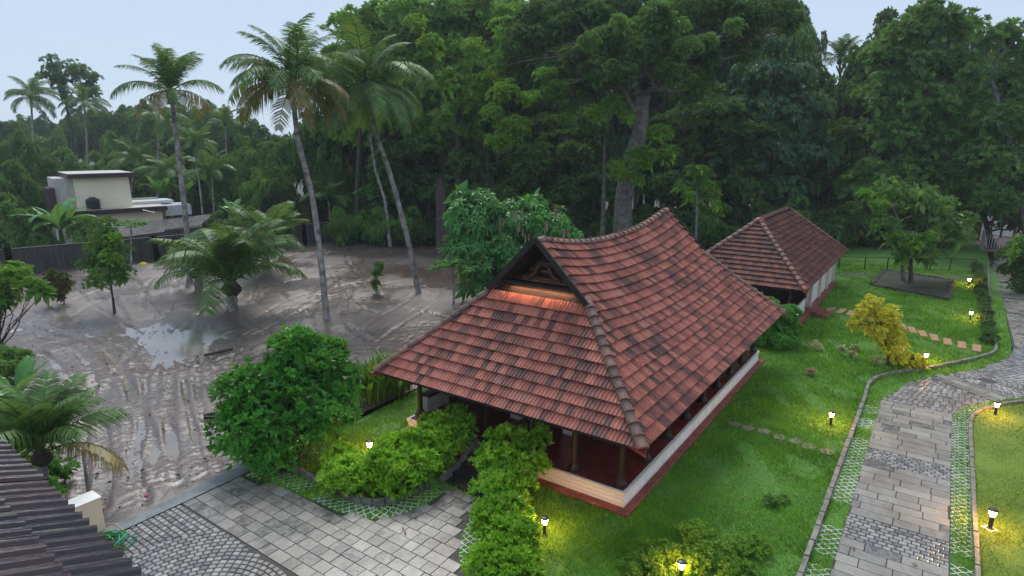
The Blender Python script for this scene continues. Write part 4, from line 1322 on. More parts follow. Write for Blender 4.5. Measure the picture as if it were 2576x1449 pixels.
# stone bed, fence, far walls
sb = empty('raised_bed', (37, -5, 0), 0, 'low rectangular bed walled with black rubble stone round the white trunked tree', 'planting bed')
rng = RS(14)
bb = [(35.7,-2.6),(33.7,-7.1),(40.6,-7.3),(42,-2.9)]
MB().add([(x, y, -.02) for x, y in bb]+[(x, y, .16) for x, y in bb], [(4,5,6,7)]+[(k, (k+1) % 4, (k+1) % 4+4, k+4) for k in range(4)]).out('soil', M['earth'], sb)
stm = unit_block('stone', M['rubble'], .18)
for k in range(4):
    a = np.array(bb[k]); b = np.array(bb[(k+1) % 4]); L = np.linalg.norm(b-a); n = int(L/.38); ang = math.atan2(*(b-a)[::-1])
    for lv in range(2):
        for i in range(n):
            q = a+(b-a)*(i+.5+.25*lv)/n
            obj('stone', stm, sb, Matrix.Translation((q[0], q[1], -.04+lv*.12)) @ Euler((rng.uniform(-.1, .1), rng.uniform(-.1, .1), ang+rng.uniform(-.15, .15))).to_matrix().to_4x4() @ Matrix.Diagonal((.36*rng.uniform(.8, 1.1), .3, .15*rng.uniform(.8, 1.15), 1)))
fpts = [(39.6,3.2),(40.3,1.7),(41.0,.24),(41.8,-1.5),(42.6,-3.0),(43.5,-4.4),(44.4,-5.8),(45.2,-7.1),(45.6,-8.7)]
fn = empty('wire_fence', (42.5, -3, 0), 0, 'low wire fence with thin dark posts across the far end of the lawn', 'fence')
for x, y in fpts: MB().box(x-.045, x+.045, y-.045, y+.045, -.05, 1.08).out('post', M['metalblack'], fn)
for z, h in ((1.05, .045), (.7, .012), (.4, .012), (.12, .012)):
    mb = MB()
    for a, b in zip(fpts[:-1], fpts[1:]): mb.beam((*a, z), (*b, z), h, h)
    mb.out('rail' if h > .02 else 'wire', M['metalblack'], fn)
sheet('gravel_path', [(35.5,3.5),(37.6,3.5),(40.8,-2.5),(41.6,-4.2),(43.7,-8.9),(42.0,-8.9),(40.8,-5.5),(39.4,-2.4)], .055, simple('wet_gravel', (0.16, 0.155, 0.15), 0.3, 0.4, 8, 0.4))

def wall_thing(name, label, pts, h, th, mat, cap=None, capmat=None, pillars=0, pm=None, z0=-.2, cat='wall'):
    root = empty(name, (pts[0][0], pts[0][1], 0), 0, label, cat)
    for a, b in zip(pts[:-1], pts[1:]):
        a = np.array([*a, 0.]); b = np.array([*b, 0.])
        MB().beam(a+[0,0,(h+z0)/2], b+[0,0,(h+z0)/2], th, h-z0).out('wall_panel', mat, root)
        if cap: MB().beam(a+[0,0,h+cap/2+.002], b+[0,0,h+cap/2+.002], th+.08, cap).out('coping', capmat, root)
        if pillars:
            n = max(1, round(np.linalg.norm(b-a)/pillars))
            for i in range(n+1):
                q = a+(b-a)*i/n; MB().box(q[0]-.2, q[0]+.2, q[1]-.2, q[1]+.2, z0, h+.12).out('pillar', pm, root)
    return root
MUDWALL = [(-25, 58.5), (-8, 54.9), (2, 52.7), (11.6, 49.9), (24.4, 46.4), (38.8, 40.3), (50, 35)]
wall_thing('compound_wall', 'long dark mould stained concrete wall behind the muddy lot', MUDWALL, 1.95, .22, M['concrete'], .05, M['concrete'], 7.5, M['concrete'])
wall_thing('compound_wall', 'grey far wall with pale coping behind the second lawn', [(56.5, 6.5), (57.5,-.5), (58.8,-6.6)], 2.4, .2, simple('grey_far_wall', (.12,.12,.12), .7, .4, 1), .12, M['white'], 5, M['concrete'])
wall_thing('entrance_wall', 'white entrance wall with dark red pillars beside the far gate', [(66, -9.3), (70, -11.3), (75, -15)], 2.3, .22, M['whitedirty'], .12, M['white'], 2.3, M['redpaint'])
gg = empty('entrance_gate', (60, -12, 0), 0, 'long low railing gate of thin bars at the far road end', 'gate')
ga_, gb_ = np.array([59.0, -9.6, 0]), np.array([56.5, -15.5, 0])
MB().beam(ga_+[0,0,1.5], gb_+[0,0,1.5], .06, .06).beam(ga_+[0,0,.25], gb_+[0,0,.25], .05, .06).out('rail', M['redpaint'], gg)
for i in range(31):
    q = ga_+(gb_-ga_)*i/30; MB().box(q[0]-.018, q[0]+.018, q[1]-.018, q[1]+.018, .05, 1.55).out('bar', M['paintwhite'], gg)
MB().box(58.9, 59.2, -9.65, -9.35, -.05, 1.9).out('post', M['greystone'], gg)
tag(MB().box(58.5, 58.54, -11.5, -10.7, .9, 1.25).out('sign', M['pipe']), 'small pale blank sign hanging on the far railing gate', 'sign')
sheet('dirt_road', [(58.2,-9.6),(80,-8),(110,-20),(110,-45),(56,-22)], .03, M['redearth'])

# --------------------------------------------------------------- white house on the left
hs = empty('white_house', (0, 0, 0), 0, 'cream flat roofed house with dark brown roof edge beyond the compound wall', 'house')
HD = 62.0
hr = np.array([_R[0], _R[1], 0]); hf = np.array([_Fh[0], _Fh[1], 0])
hang = math.radians(42); hr2 = hr*math.cos(hang)+hf*math.sin(hang); hf2 = -hr*math.sin(hang)+hf*math.cos(hang)
def hbox(name, pa, w, dep, z0, z1, mat, zoff=0.0, par=None):
    a = pa; c = [a, a+hr2*w, a+hr2*w+hf2*dep, a+hf2*dep]
    V = [np.array([p[0], p[1], z]) for z in (z0, z1) for p in c]
    return MB().add(V, [(0,1,5,4),(1,2,6,5),(2,3,7,6),(3,0,4,7),(4,5,6,7),(3,2,1,0)]).out(name, mat, par or hs)
tl = AT(196, 520, HD); tl[2] = 0
zt = AT(200, 448, HD)[2]; zm = AT(200, 528, HD)[2]
wU = 4.75
hbox('upper_wall', tl, wU, 6.0, zm, zt, M['housewall'])
hbox('upper_roof', tl-hr2*.55-hf2*.6, wU+.95, 7.2, zt+.01, zt+.42, M['brownband'])
hbox('roof_top', tl-hr2*.5-hf2*.55, wU+.85, 7.1, zt+.424, zt+.47, M['whitedirty'])
hbox('side_wall', tl-hr2*1.6+hf2*.9, 1.58, 4.5, .0, zt, M['whitedirty'])
hbox('side_opening', tl-hr2*2.2+hf2*.5, .6, 3, zm-.1, zt-.9, M['brownband'])
hbox('lower_slab', tl-hr2*.7-hf2*1.6, wU+3.6, 12, zm-.45, zm-.02, M['brownband'])
hbox('terrace', tl-hr2*.65-hf2*1.55, wU+3.5, 11.8, zm-.016, zm+.03, M['whitedirty'])
hbox('lower_wall', tl-hr2*.1-hf2*.9, wU+2.6, 10, -.3, zm-.452, M['housewall'])
hbox('terrace_parapet', tl+hr2*(wU+.3)+hf2*4, 3.0, .2, zm+.03, zm+.55, M['whitedirty'])
hbox('back_terrace', tl+hr2*(wU+.1)+hf2*1.5, 4.2, 3, zm+.04, zm+.35, M['pipe'])
hbox('white_sheet_roof', tl+hr2*(wU+3.0)-hf2*.2, 2.6, 3.5, zm-1.2, zm-.1, M['pipe'])
# water tank and pipe
tk = tl + hr2*1.2 - hf2*.75
tank = empty('water_tank', (tk[0], tk[1], zm+.03), 0, 'black plastic water tank standing on the terrace of the cream house', 'water tank')
MB().lathe((tk[0], tk[1], zm+.03), [(.62,0),(.62,.15),(.58,.18),(.62,.22),(.62,.42),(.58,.46),(.62,.5),(.62,.72),(.58,.76),(.62,.8),(.6,.98),(.3,1.12),(.28,1.2)], 16).out('tank_body', M['tank'], tank)
pq = tl + hr2*5.3 - hf2*1.7
MB().tube([np.array([pq[0], pq[1], zm-.25]), np.array([pq[0], pq[1], zm-.6])-hf2*.4+hr2*1.0], .07, 7).out('drain_pipe', M['pipe'], hs)
# corrugated shed roof in front
shd = empty('shed', tl-hf2*4, 0, 'low shed with grey corrugated sheet roof between wall and house', 'shed')
s0 = AT(262, 597, 56.5); s1 = AT(505, 566, 59.5); z0s = s0[2]
V = []; F = []; nn = 90
for i in range(nn+1):
    t = i/nn; p = s0*(1-t)+s1*t; q = p + hf*3.2 + np.array([0, 0, .75]); c = .045*math.cos(i*PI)
    V += [p+[0,0,c], q+[0,0,c]]
F = [(2*i, 2*i+2, 2*i+3, 2*i+1) for i in range(nn)]
part('sheet_roof', np.array(V), F, M['asb'], shd)
MB().add([s0*[1,1,0], s1*[1,1,0], s1-[0,0,.2], s0-[0,0,.2]], [(0,1,2,3)]).add([s0*[1,1,0]+hf*.1, s1*[1,1,0]+hf*.1, s1-[0,0,.2]+hf*.1, s0-[0,0,.2]+hf*.1], [(3,2,1,0)]).out('front_wall', M['concrete'], shd)
# far hut and tank in the trees
hq = AT(905, 512, 74)
hut = empty('hut', (hq[0], hq[1], 0), 0, 'small ochre hut with flat mossy roof under the trees', 'hut')
MB().box(hq[0]-.9, hq[0]+.9, hq[1]-1.2, hq[1]+1.2, -.3, hq[2]+.9).out('wall', M['ochre'], hut)
MB().box(hq[0]-1.2, hq[0]+1.2, hq[1]-1.5, hq[1]+1.5, hq[2]+.902, hq[2]+1.1).out('roof', M['earth'], hut)
hq = AT(745, 518, 72)
hut = empty('hut', (hq[0], hq[1], 0), 0, 'hut with lit opening beyond the wall behind the short palms', 'hut')
MB().box(hq[0]-2.0, hq[0]+2.0, hq[1]-1.4, hq[1]+1.4, -.3, hq[2]+.5).out('wall', M['ochre'], hut)
MB().box(hq[0]-2.4, hq[0]+2.4, hq[1]-1.8, hq[1]+1.8, hq[2]+.502, hq[2]+.7).out('roof', M['brownband'], hut)
hq = AT(868, 520, 71)
tag(MB().lathe((hq[0], hq[1], -.2), [(1.0, 0), (1.0, hq[2]+.2), (.5, hq[2]+.5)], 12).out('water_tank', M['blue']), 'dark blue tank half hidden in the trees beyond the wall', 'water tank')
# planks and litter
def rod(a, b, r, mat, name, label, cat): tag(MB().beam(G(*a, .06), G(*b, .06), r*2, r*2).out(name, mat), label, cat)
rod((512, 1046), (560, 1036), .06, M['wood'], 'plank', 'dark plank lying on mud beside the large leafy bush', 'plank')
rod((514, 1050), (552, 1050), .05, M['wood'], 'plank', 'second shorter dark plank under the first beside the bush', 'plank')
rod((513, 894), (585, 878), .05, M['bark'], 'stick', 'long brown stick lying in the wet mud', 'stick')
for (px, py, nm) in ((381, 1353, 'red lump lying near the forecourt edge'), (550, 1300, 'red lump')):
    pass
q = G(381, 1351, .06); 
for (px, py, lb) in ((382, 1352, 'small red plastic piece in mud close to the cream wall'), (553, 1298, 'small red plastic piece in mud near the forecourt edge')):
    q = G(px*.98, py, .02)
for (fx, fy, lb) in ((1200, 663, 'small red plastic piece in mud close to the cream wall'), (1730, 497, 'small red plastic piece in mud near the forecourt edge')):
    q = G(fx*.213, 1140.4+fy*.213, .05)
    tag(MB().lathe((q[0], q[1], 0), [(.05, 0), (.07, .03), (.04, .07)], 8).out('plastic_piece', M['redbox']), lb, 'litter')

#@@VEG
# ================================================================== PLANTS
def gdepth(px, py, z=0.0): return depth(G(px, py, z))
def stem_at(px, py, d): return AT(px, py, d)

# ---- big trees behind the halls, left to right; (px, py, radius) are read off the survey, the last number is the distance
def ptree(name, label, d, base_px, trunk, r0, blobs, mat, seed, group=None, bark='bark', **k):
    b = AT(base_px, 620, d); b[2] = -.1
    tp = [b] + [AT(x, y, d) for x, y in trunk]
    return tree(name, label, 'tree', b, tp, r0, pblobs(blobs, d), mat, RS(seed), group, bark, **k)
ptree('jackfruit_tree', 'tall dark leafy tree behind the second slender palm, topping out under the grey sky', 66, 900, [(900,480),(905,300),(915,150)], .35,
      [(880,70,52,0),(960,60,60,1),(1040,75,60,0),(870,150,50,2),(1000,150,75,0),(900,230,60,2),(1060,190,70,1),(1000,260,80,1),(900,330,62,2),(1060,330,75,2)], 'leaf_bright', 101, lumps=15)
ptree('mango_tree', 'tall bright green tree with rounded clumps left of the vine covered giant', 62, 1150, [(1155,470),(1150,300),(1160,160)], .4,
      [(1010,40,60,0),(1110,50,66,0),(1190,35,74,1),(1270,60,70,1),(1130,150,64,-1),(1210,190,66,-2),(1290,160,60,0),(1110,250,60,1),(1190,290,62,0),(1150,340,60,2)], 'leaf_bright', 102, lumps=16,
      extra=[(pblobs([(1130,210,38,-5),(1195,130,34,-5),(1085,120,30,-4),(1185,215,32,-5),(1270,80,34,-5),(1050,60,26,-5),(1240,200,36,-5),(1320,150,26,-4),(1110,300,26,-4)], 60), 'leaf_lime', .9)])
ptree('dark_tree', 'dark lower tree filling the shade behind the umbrella leaved tree', 64, 1080, [(1080,480),(1075,420)], .3,
      [(1000,420,70,0),(1090,400,75,1),(1180,420,75,0),(1040,490,60,0),(1130,500,66,0),(960,500,50,1),(1220,500,60,0)], 'leaf_dark', 103, lumps=12)
ptree('rain_tree', 'giant spreading tree with mottled pale trunk rising behind the hall ridge', 50, 1562, [(1564,560),(1580,430),(1612,300),(1625,215),(1640,170)], .85,
      [(1700,60,80,0),(1600,50,66,2),(1500,60,66,2),(1420,70,60,2),(1800,40,76,0),(1890,50,60,0),(1960,30,46,1),(1680,150,62,-1),(1770,140,66,1),(1540,110,60,-3),(1500,190,46,-5),(1560,190,46,-5),(1610,130,46,-5),(1450,150,46,-4),(1640,60,50,-5),(1690,190,40,-4),(1450,30,60,3),(1360,50,60,4),(1560,20,50,2),(1300,170,50,5),(1480,220,50,5),(1830,90,50,3),(1980,60,40,3),(1560,150,40,2),(1340,110,66,3),(1380,190,60,3),(1450,170,44,3),(1870,130,50,2),(1740,230,52,2)], 'leaf_dark', 104, bark='barkpale', r1=.42, lumps=16, px=3.2,
      extra=[(pblobs([(1690,75,44,-4),(1730,120,34,-4),(1650,30,32,-4),(1625,115,22,-4),(1480,110,30,-5),(1560,60,26,-5),(1780,110,30,-3),(1850,70,26,-3)], 49), 'leaf_mid', .8),
             (pblobs([(1265,235,36,-3),(1240,290,30,-3),(1290,330,42,-3),(1250,360,30,-3),(1330,250,30,-3),(1390,240,40,-2),(1370,190,30,-2),(1420,300,24,-2)], 50), 'leaf_lime', .9),
             (pblobs([(1545,270,30,-3),(1500,290,28,-3),(1580,300,24,-3),(1660,340,36,-3),(1620,400,42,-3),(1560,430,34,-3),(1680,390,32,-3),(1600,455,26,-3)], 50), 'leaf_lime', .85)])
ptree('dark_tree', 'deep shaded tree closing the gap left of the giant trunk', 62, 1400, [(1400,480),(1420,350)], .35,
      [(1330,420,70,0),(1430,400,80,1),(1500,470,60,0),(1400,490,70,0),(1300,500,56,0),(1480,330,60,3),(1380,330,50,4)], 'leaf_dark', 105, lumps=12)
ptree('dark_tree', 'deep shaded tree between the giant trunk and the small pavilion', 62, 1760, [(1760,480),(1780,350)], .35,
      [(1700,480,66,0),(1790,400,80,0),(1780,300,80,1),(1860,480,80,0),(1880,370,80,0),(1700,330,56,3),(1690,560,50,0)], 'leaf_dark', 106, lumps=13)
ptree('bamboo_like_tree', 'tall bluish green tree with drooping layered twigs above the pavilion ridge', 64, 1930, [(1930,420),(1940,250),(1960,130)], .33,
      [(1940,120,42,0),(1910,200,60,0),(1990,210,60,0),(1880,290,64,0),(1970,310,72,0),(2040,280,56,0),(1930,400,70,-1),(2020,400,66,0),(1960,480,66,0)], 'leaf_blue', 107, lumps=16, droop=.5)
ptree('dark_tree', 'dark tree standing right behind the far end of the pavilion roof', 66, 2080, [(2085,500),(2090,350)], .3,
      [(2090,360,64,0),(2140,440,64,0),(2070,450,60,0),(2120,530,52,0),(2050,540,46,0),(2150,340,50,2)], 'leaf_dark', 108, lumps=13)
ptree('spreading_tree', 'broad tall tree with open crown right of the sky gap, leaves mid green', 58, 2330, [(2325,430),(2320,280),(2330,170)], .5,
      [(2270,90,50,0),(2350,55,60,0),(2420,80,50,0),(2220,150,48,1),(2300,170,60,0),(2390,180,60,1),(2230,240,58,0),(2320,270,66,-1),(2420,280,62,0),(2250,340,60,0),(2350,370,66,0),(2450,370,60,0),(2280,440,56,0),(2380,450,60,0)], 'leaf_mid', 109, lumps=17)
ptree('open_branched_tree', 'pale limbed tree with airy crown at the upper right of the view', 54, 2600, [(2560,420),(2520,300),(2490,190)], .35,
      [(2480,110,36,0),(2540,90,46,0),(2590,150,50,0),(2450,190,30,0),(2540,210,50,1),(2600,260,50,0),(2500,300,54,0),(2580,350,60,0),(2480,410,60,0),(2560,450,66,0),(2500,510,50,0)], 'leaf_mid', 110, lumps=15, bark='barkpale', dens=.8)
ptree('broad_tree', 'dark rounded tree standing over the far road gate', 60, 2500, [(2480,560),(2470,480)], .3,
      [(2420,500,50,0),(2480,520,54,0),(2540,540,56,0),(2400,560,36,0),(2590,560,40,0),(2440,450,50,2)], 'leaf_dark', 111, lumps=13)
ptree('dark_tree', 'shaded tree in front of the far grey wall behind the second lawn', 62, 2220, [(2215,560),(2210,500)], .22,
      [(2200,450,54,0),(2250,500,48,0),(2190,530,36,0),(2150,480,40,0),(2290,540,36,0),(2160,560,24,0)], 'leaf_mid', 112, lumps=13, bark='barkpale')
# trees set behind, shared crowns
def lib_crown(seed, mat, L, spread=1.0):
    rng = RS(seed)
    bl = [((0, 0, .62), (.55, .55, .40))]
    for i in range(7):
        a = i*.9+rng.rand(); r = rng.uniform(.35, .62)*spread
        bl.append(((r*math.cos(a), r*math.sin(a), rng.uniform(.3, .95)), (.36*rng.uniform(.8, 1.25),)*2+(.30,)))
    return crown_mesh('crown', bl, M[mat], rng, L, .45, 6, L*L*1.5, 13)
LIB = {('leaf_dark', 0): lib_crown(1, 'leaf_dark', .050), ('leaf_mid', 0): lib_crown(2, 'leaf_mid', .050), ('leaf_blue', 0): lib_crown(3, 'leaf_blue', .045), ('leaf_mid', 1): lib_crown(4, 'leaf_mid', .06, 1.2), ('leaf_dark', 1): lib_crown(6, 'leaf_dark', .055, 1.1)}
_tb = MB(); _tb.tube([(0,0,0),(.01,.02,.3),(0,0,.7)], [.045,.03,.012], 7)
for q in ((.3,.1,.7),(-.3,.15,.75),(.05,-.35,.8),(-.1,.3,.6)): _tb.tube([(0,0,.28), (q[0]*.5,q[1]*.5,q[2]*.75), q], [.02,.014,.005], 5)
LTR = mesh_np('trunk', np.concatenate(_tb.V), _tb.F, M['bark'], smooth=True)
def lib_tree(p, h, w, key, rz, label, name='tree', group=None, cat='tree'):
    r = empty(name, p, rz, label, cat, group)
    t = obj('trunk', LTR, r); t.scale = (h*.6, h*.6, h)
    tall = isinstance(key[0], str) and key[0] == 'tall'
    hz_ = h*.92 if tall else min(h*.92, w*2.0)
    c = obj('crown', LIB[key], r); c.scale = (w, w, hz_); c.location = (0, 0, h*.95-hz_*.97 if not tall else 0)
    return r
rng = RS(77)
# far wood on the left, fading into the rain
FAR = [(20,430,40,95),(70,400,36,120),(120,380,34,130),(170,340,40,140),(230,330,44,140),(290,335,46,135),(350,345,44,125),(250,300,30,165),(330,300,34,160),(190,300,34,170),(400,330,40,120),(455,330,42,115),(510,320,40,118),(560,330,44,110),(470,300,28,150),(545,298,30,140),(610,330,46,105),(40,330,32,150),(100,310,28,165),(10,340,34,140),(300,400,40,100),(380,400,40,96),(450,400,44,92),(520,410,44,88)]
for i, (px, py, r, d) in enumerate(FAR):
    top = AT(px, py-r, d); b = np.array([top[0], top[1], -.3]); h = top[2]+.3
    lib_tree(b, max(5, h), r/FPX*d*1.35, random.choice(list(LIB)), rng.rand()*6, 'hazy broadleaf tree in the far wood behind the cream house', 'far_tree', 'trees of the far wood')
MIDL = [(15,500,75,66,'leaf_dark','dark dense tree at the left picture edge above the wall'),(80,440,62,72,'leaf_dark','dark tree directly left of the cream house'),(30,400,50,80,'leaf_mid','tree with paler top at the far left above the dark ones'),
        (600,420,56,74,'leaf_mid','rounded green tree left of the first slender palm trunk'),(660,390,62,78,'leaf_blue','bluish green tree behind the first slender palm trunk'),(720,400,60,72,'leaf_mid','green tree just right of the first slender palm trunk'),(790,370,60,76,'leaf_mid','tall green tree between the two slender palms'),
        (640,480,40,66,'leaf_mid','low green tree above the wall behind the short palms'),(840,430,56,70,'leaf_dark','dark tree shading the yellow ochre hut'),(560,470,40,74,'leaf_mid','low tree right of the areca palm'),(700,480,44,66,'leaf_dark','dark low tree left of the blue tank'),
        (420,440,36,84,'leaf_mid','small tree behind the white sheet roof')]
for i, (px, py, r, d, mt, lb) in enumerate(MIDL):
    top = AT(px, py-r, d); b = np.array([top[0], top[1], -.3]); h = top[2]+.3
    lib_tree(b, max(4, h), r/FPX*d*1.45, (mt, 0), rng.rand()*6, lb, 'broadleaf_tree')
def tall_crown(seed, mat, L):
    rng = RS(seed); bl = []
    for i in range(11):
        a = i*2.4+rng.rand(); z = .22+.72*(i/10); r = (.50-.28*z)*rng.uniform(.7, 1.1)
        bl.append(((r*math.cos(a), r*math.sin(a), z), (.34*rng.uniform(.85, 1.15)*(1.1-.3*z),)*2+(.13,)))
    return crown_mesh('crown', bl, M[mat], rng, L, .5, 6, L*L*1.5, 14)
for k_, (mt, sd_) in enumerate((('leaf_dark', 1), ('leaf_mid', 2), ('leaf_dark', 3), ('leaf_blue', 4))): LIB[('tall', k_)] = tall_crown(60+sd_, mt, .038)
def top_y(px):
    return float(np.interp(px, [830, 870, 950, 1200, 1350, 2000, 2055, 2090, 2150, 2195, 2350, 2430, 2500, 2600], [230, 70, 10, -30, -40, -30, 60, 190, 180, 50, 0, 70, 110, 80]))
BACK = [(860+i*40, 70+(i*7) % 17) for i in range(45)]
for i, (px, d) in enumerate(BACK):
    px += rng.uniform(-16, 16)
    top = AT(px, top_y(px)+rng.uniform(-10, 45)+(40 if i % 3 == 0 else 0), d); b = np.array([top[0], top[1], -.3]); h = top[2]
    lib_tree(b, h, 8.5*rng.uniform(.85, 1.2), ('tall', i*7 % 4), rng.rand()*6, 'tree in the dark wood behind the halls', 'wood_tree', 'trees of the dark wood')
# undergrowth at the wood's foot
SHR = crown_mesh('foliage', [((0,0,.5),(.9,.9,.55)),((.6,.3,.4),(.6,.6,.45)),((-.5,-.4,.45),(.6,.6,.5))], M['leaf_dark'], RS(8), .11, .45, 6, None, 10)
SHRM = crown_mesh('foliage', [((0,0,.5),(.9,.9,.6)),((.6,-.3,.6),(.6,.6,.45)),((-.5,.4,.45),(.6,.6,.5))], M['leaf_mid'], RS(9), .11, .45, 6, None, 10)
for i in range(52):
    px = 900 + i*32 + rng.uniform(-15, 15)
    d = rng.uniform(60, 72) if px < 2050 else rng.uniform(60, 64)
    if px > 2330: continue
    b = AT(px, 600, d); b[2] = -.15
    r = empty('undergrowth_shrub', b, rng.rand()*6, 'dark shrub at the foot of the wood behind the halls', 'shrub', 'shrubs at the foot of the wood')
    f = obj('foliage', SHR if rng.rand() < .7 else SHRM, r); s = rng.uniform(1.8, 3.0); f.scale = (s, s, s*rng.uniform(.9, 1.6))
for i, (px, py, s, lb) in enumerate(((30,600,2.2,'leafy shrub over the wall at the far left'),(110,640,1.2,'low shrub left of the banana plant'),(230,560,1.7,'shrub between the banana plant and the cream house'),(620,560,1.8,'shrub above the wall behind the tallest short palm'),(690,560,1.8,'shrub above the wall left of the first slender palm'),(560,560,1.6,'shrub by the shed end above the wall'),(860,560,1.8,'shrub above the wall below the ochre hut'),(950,570,1.8,'shrub above the wall right of the ochre hut'),(1030,570,1.8,'shrub at the right end of the dark wall'),(0,520,2.6,'big dark shrub at the left edge over the wall'))):
    b = AT(px, py, 61.5 if px > 500 else 55.5); b[2] = 0
    r = empty('wall_shrub', b, i*1.3, lb, 'shrub'); f = obj('foliage', SHRM, r); f.scale = (s, s, s*1.7)

for i in range(34):
    px = -20 + i*19 + rng.uniform(-8, 8); d = rng.uniform(84, 112)
    b = AT(px, 500, d); b[2] = -.3
    r = empty('far_shrub', b, rng.rand()*6, 'tall shrub filling the foot of the far wood behind the cream house', 'shrub', 'shrubs of the far wood')
    f = obj('foliage', SHR if rng.rand() < .5 else SHRM, r); s = rng.uniform(2.6, 4.0); f.scale = (s, s, s*rng.uniform(1.2, 2.2))
for i in range(16):
    px = 860 + i*30 + rng.uniform(-8, 8); d = rng.uniform(72, 82)
    b = AT(px, 560, d); b[2] = -.3
    r = empty('undergrowth_shrub', b, rng.rand()*6, 'dark shrub at the foot of the wood behind the halls', 'shrub', 'shrubs at the foot of the wood')
    f = obj('foliage', SHR, r); s = rng.uniform(2.4, 3.4); f.scale = (s, s, s*rng.uniform(1.3, 2.0))
# ---- coconut palms
def palm_px(label, base, pts, d, r0, scale, plan, seed, **k):
    b = G(*base, 0) if base else None
    d = depth(b) if d is None else d
    if b is None: b = ground_under(AT(*pts[0], d))
    P = [b + np.array([0, 0, -.1])] + [AT(x, y, d+k.pop('lean', 0)) for x, y in pts]
    return coconut_palm('coconut_palm', label, b, P, r0, scale, plan, seed, **k)
palm_px('tall coconut palm with nuts and yellowing lower fronds in mid lot', (822,808), [(810,680),(786,500),(748,340),(737,215)], None, .19, .92, [('up',7,-.35),('arch',10,-.05),('arch',6,.2),('oldside',7,.15),('old',4,0)], 1, nuts=14)
palm_px('leaning coconut palm whose crown droops in front of the tall wood', (1055,745), [(1030,620),(985,450),(945,330),(920,215)], None, .19, 1.08, [('up',6,-.3),('arch',9,-.1),('hang',13,.1),('hang',9,.3)], 2, nuts=14)
palm_px('coconut palm with ragged dark crown left of the other tall palms', (478,722), [(468,560),(452,420),(440,310),(430,235)], None, .2, .86, [('up',6,-.5),('up',5,-.1),('arch',4,.1),('oldside',5,.25)], 3, nuts=6)
palm_px('short coconut palm with big arching fronds nearest the camera in the lot', (585,788), [(583,750),(582,725)], None, .36, 1.12, [('up',9,-.35),('up',8,-.2),('arch',7,-.4),('arch',4,.0)], 4, nuts=0, r1=.25)
palm_px('second short coconut palm behind and right of the bigger one', (672,692), [(668,650),(665,625)], None, .34, .98, [('up',9,-.35),('up',6,-.05),('arch',4,-.1),('old',2,.1)], 5, nuts=0, r1=.24)
palm_px('short palm with lit yellow lower frond behind the two short palms', (500,742), [(498,700),(495,690)], None, .3, .6, [('up',5,-.3),('arch',5,.1)], 6, nuts=0, r1=.2)
palm_px('hazy coconut palm farthest left against the sky', None, [(90,560),(85,400),(78,245)], 100, .2, 1.0, [('up',6,-.3),('arch',9,.1),('hang',6,.2)], 7, nuts=0)
palm_px('hazy coconut palm in front of the lone tall airy tree', None, [(225,560),(220,400),(212,262)], 104, .2, .95, [('up',6,-.3),('arch',8,.1),('hang',6,.2)], 8, nuts=0)
palm_px('grey coconut palm behind the ragged dark palm', None, [(400,560),(398,420),(400,300)], 84, .2, .95, [('arch',9,.1),('hang',8,.2)], 9, nuts=0)
palm_px('thin areca palm with dark tuft between two tall palms', None, [(512,560),(500,450),(488,365)], 66, .1, .62, [('up',7,-.2),('arch',7,.1),('hang',5,.2)], 10, nuts=0)
palm_px('tuft headed palm just left of the tallest lot palm', None, [(572,500),(570,400),(566,312)], 86, .12, .72, [('up',8,-.2),('arch',7,.1)], 11, nuts=0)
palm_px('coconut palm with pale fronds behind the terrace', None, [(430,520),(425,470),(420,440)], 78, .16, .9, [('up',7,-.2),('arch',9,.1)], 12, nuts=0)
palm_px('low coconut palm behind the cream house roof', None, [(330,500),(335,440),(340,405)], 84, .16, .9, [('up',7,-.2),('arch',9,.1)], 13, nuts=0)
palm_px('palm crown poking above the wood in the right sky gap', None, [(2120,500),(2118,300),(2112,155)], 80, .2, .85, [('up',9,-.4),('arch',6,.1)], 14, nuts=0)
palm_px('pale palm seen through the wood behind the giant tree', None, [(1850,500),(1850,300),(1848,190)], 84, .2, .9, [('arch',9,.1),('hang',6,.2)], 15, nuts=0)
palm_px('small coconut palm in the shade beyond the wall', None, [(830,560),(828,520),(826,500)], 68, .14, .75, [('up',6,-.2),('arch',8,.1)], 16, nuts=0)
palm_px('small palm with gleaming fronds beside the white sheet roof', None, [(540,560),(536,480),(533,440)], 72, .14, .8, [('up',6,-.2),('arch',9,.1)], 17, nuts=0)
# bare trunks
b = G(982, 622); tag(MB().tube([b, AT(968, 500, depth(b)), AT(945, 430, depth(b)), AT(930, 340, depth(b))], [.2, .15, .13, .1], 8).out('bare_palm', M['palmtrunk'], smooth=True), 'slim leaning trunk behind the drooping palm near the wall', 'tree trunk')
b = AT(1117, 610, 56); b[2] = -.1; tag(MB().tube([b, AT(1112, 560, 56), AT(1108, 480, 56), AT(1115, 380, 57)], [.75, .52, .45, .35], 10).out('tree_trunk', M['bark'], smooth=True), 'thick black tree trunk left of the umbrella leaved tree', 'tree trunk')
for (x0, x1, y1, d, r, mt, lb) in ((1515,1522,330,53,.22,'barkpale','slender lichen covered trunk left of the giant trunk'),(1755,1752,470,42,.11,'barkpale','thin pale trunk between the two roofs'),(1240,1222,360,60,.2,'bark','dark bare trunk behind the umbrella leaved tree'),(2060,2110,390,64,.22,'bark','dark leaning trunk behind the pavilion')):
    b = AT(x0, 600, d); b[2] = -.1
    tag(MB().tube([b, AT(x0*.6+x1*.4, 520, d), AT(x1, y1, d)], [r, r*.8, r*.5], 8).out('tree_trunk', M[mt], smooth=True), lb, 'tree trunk')

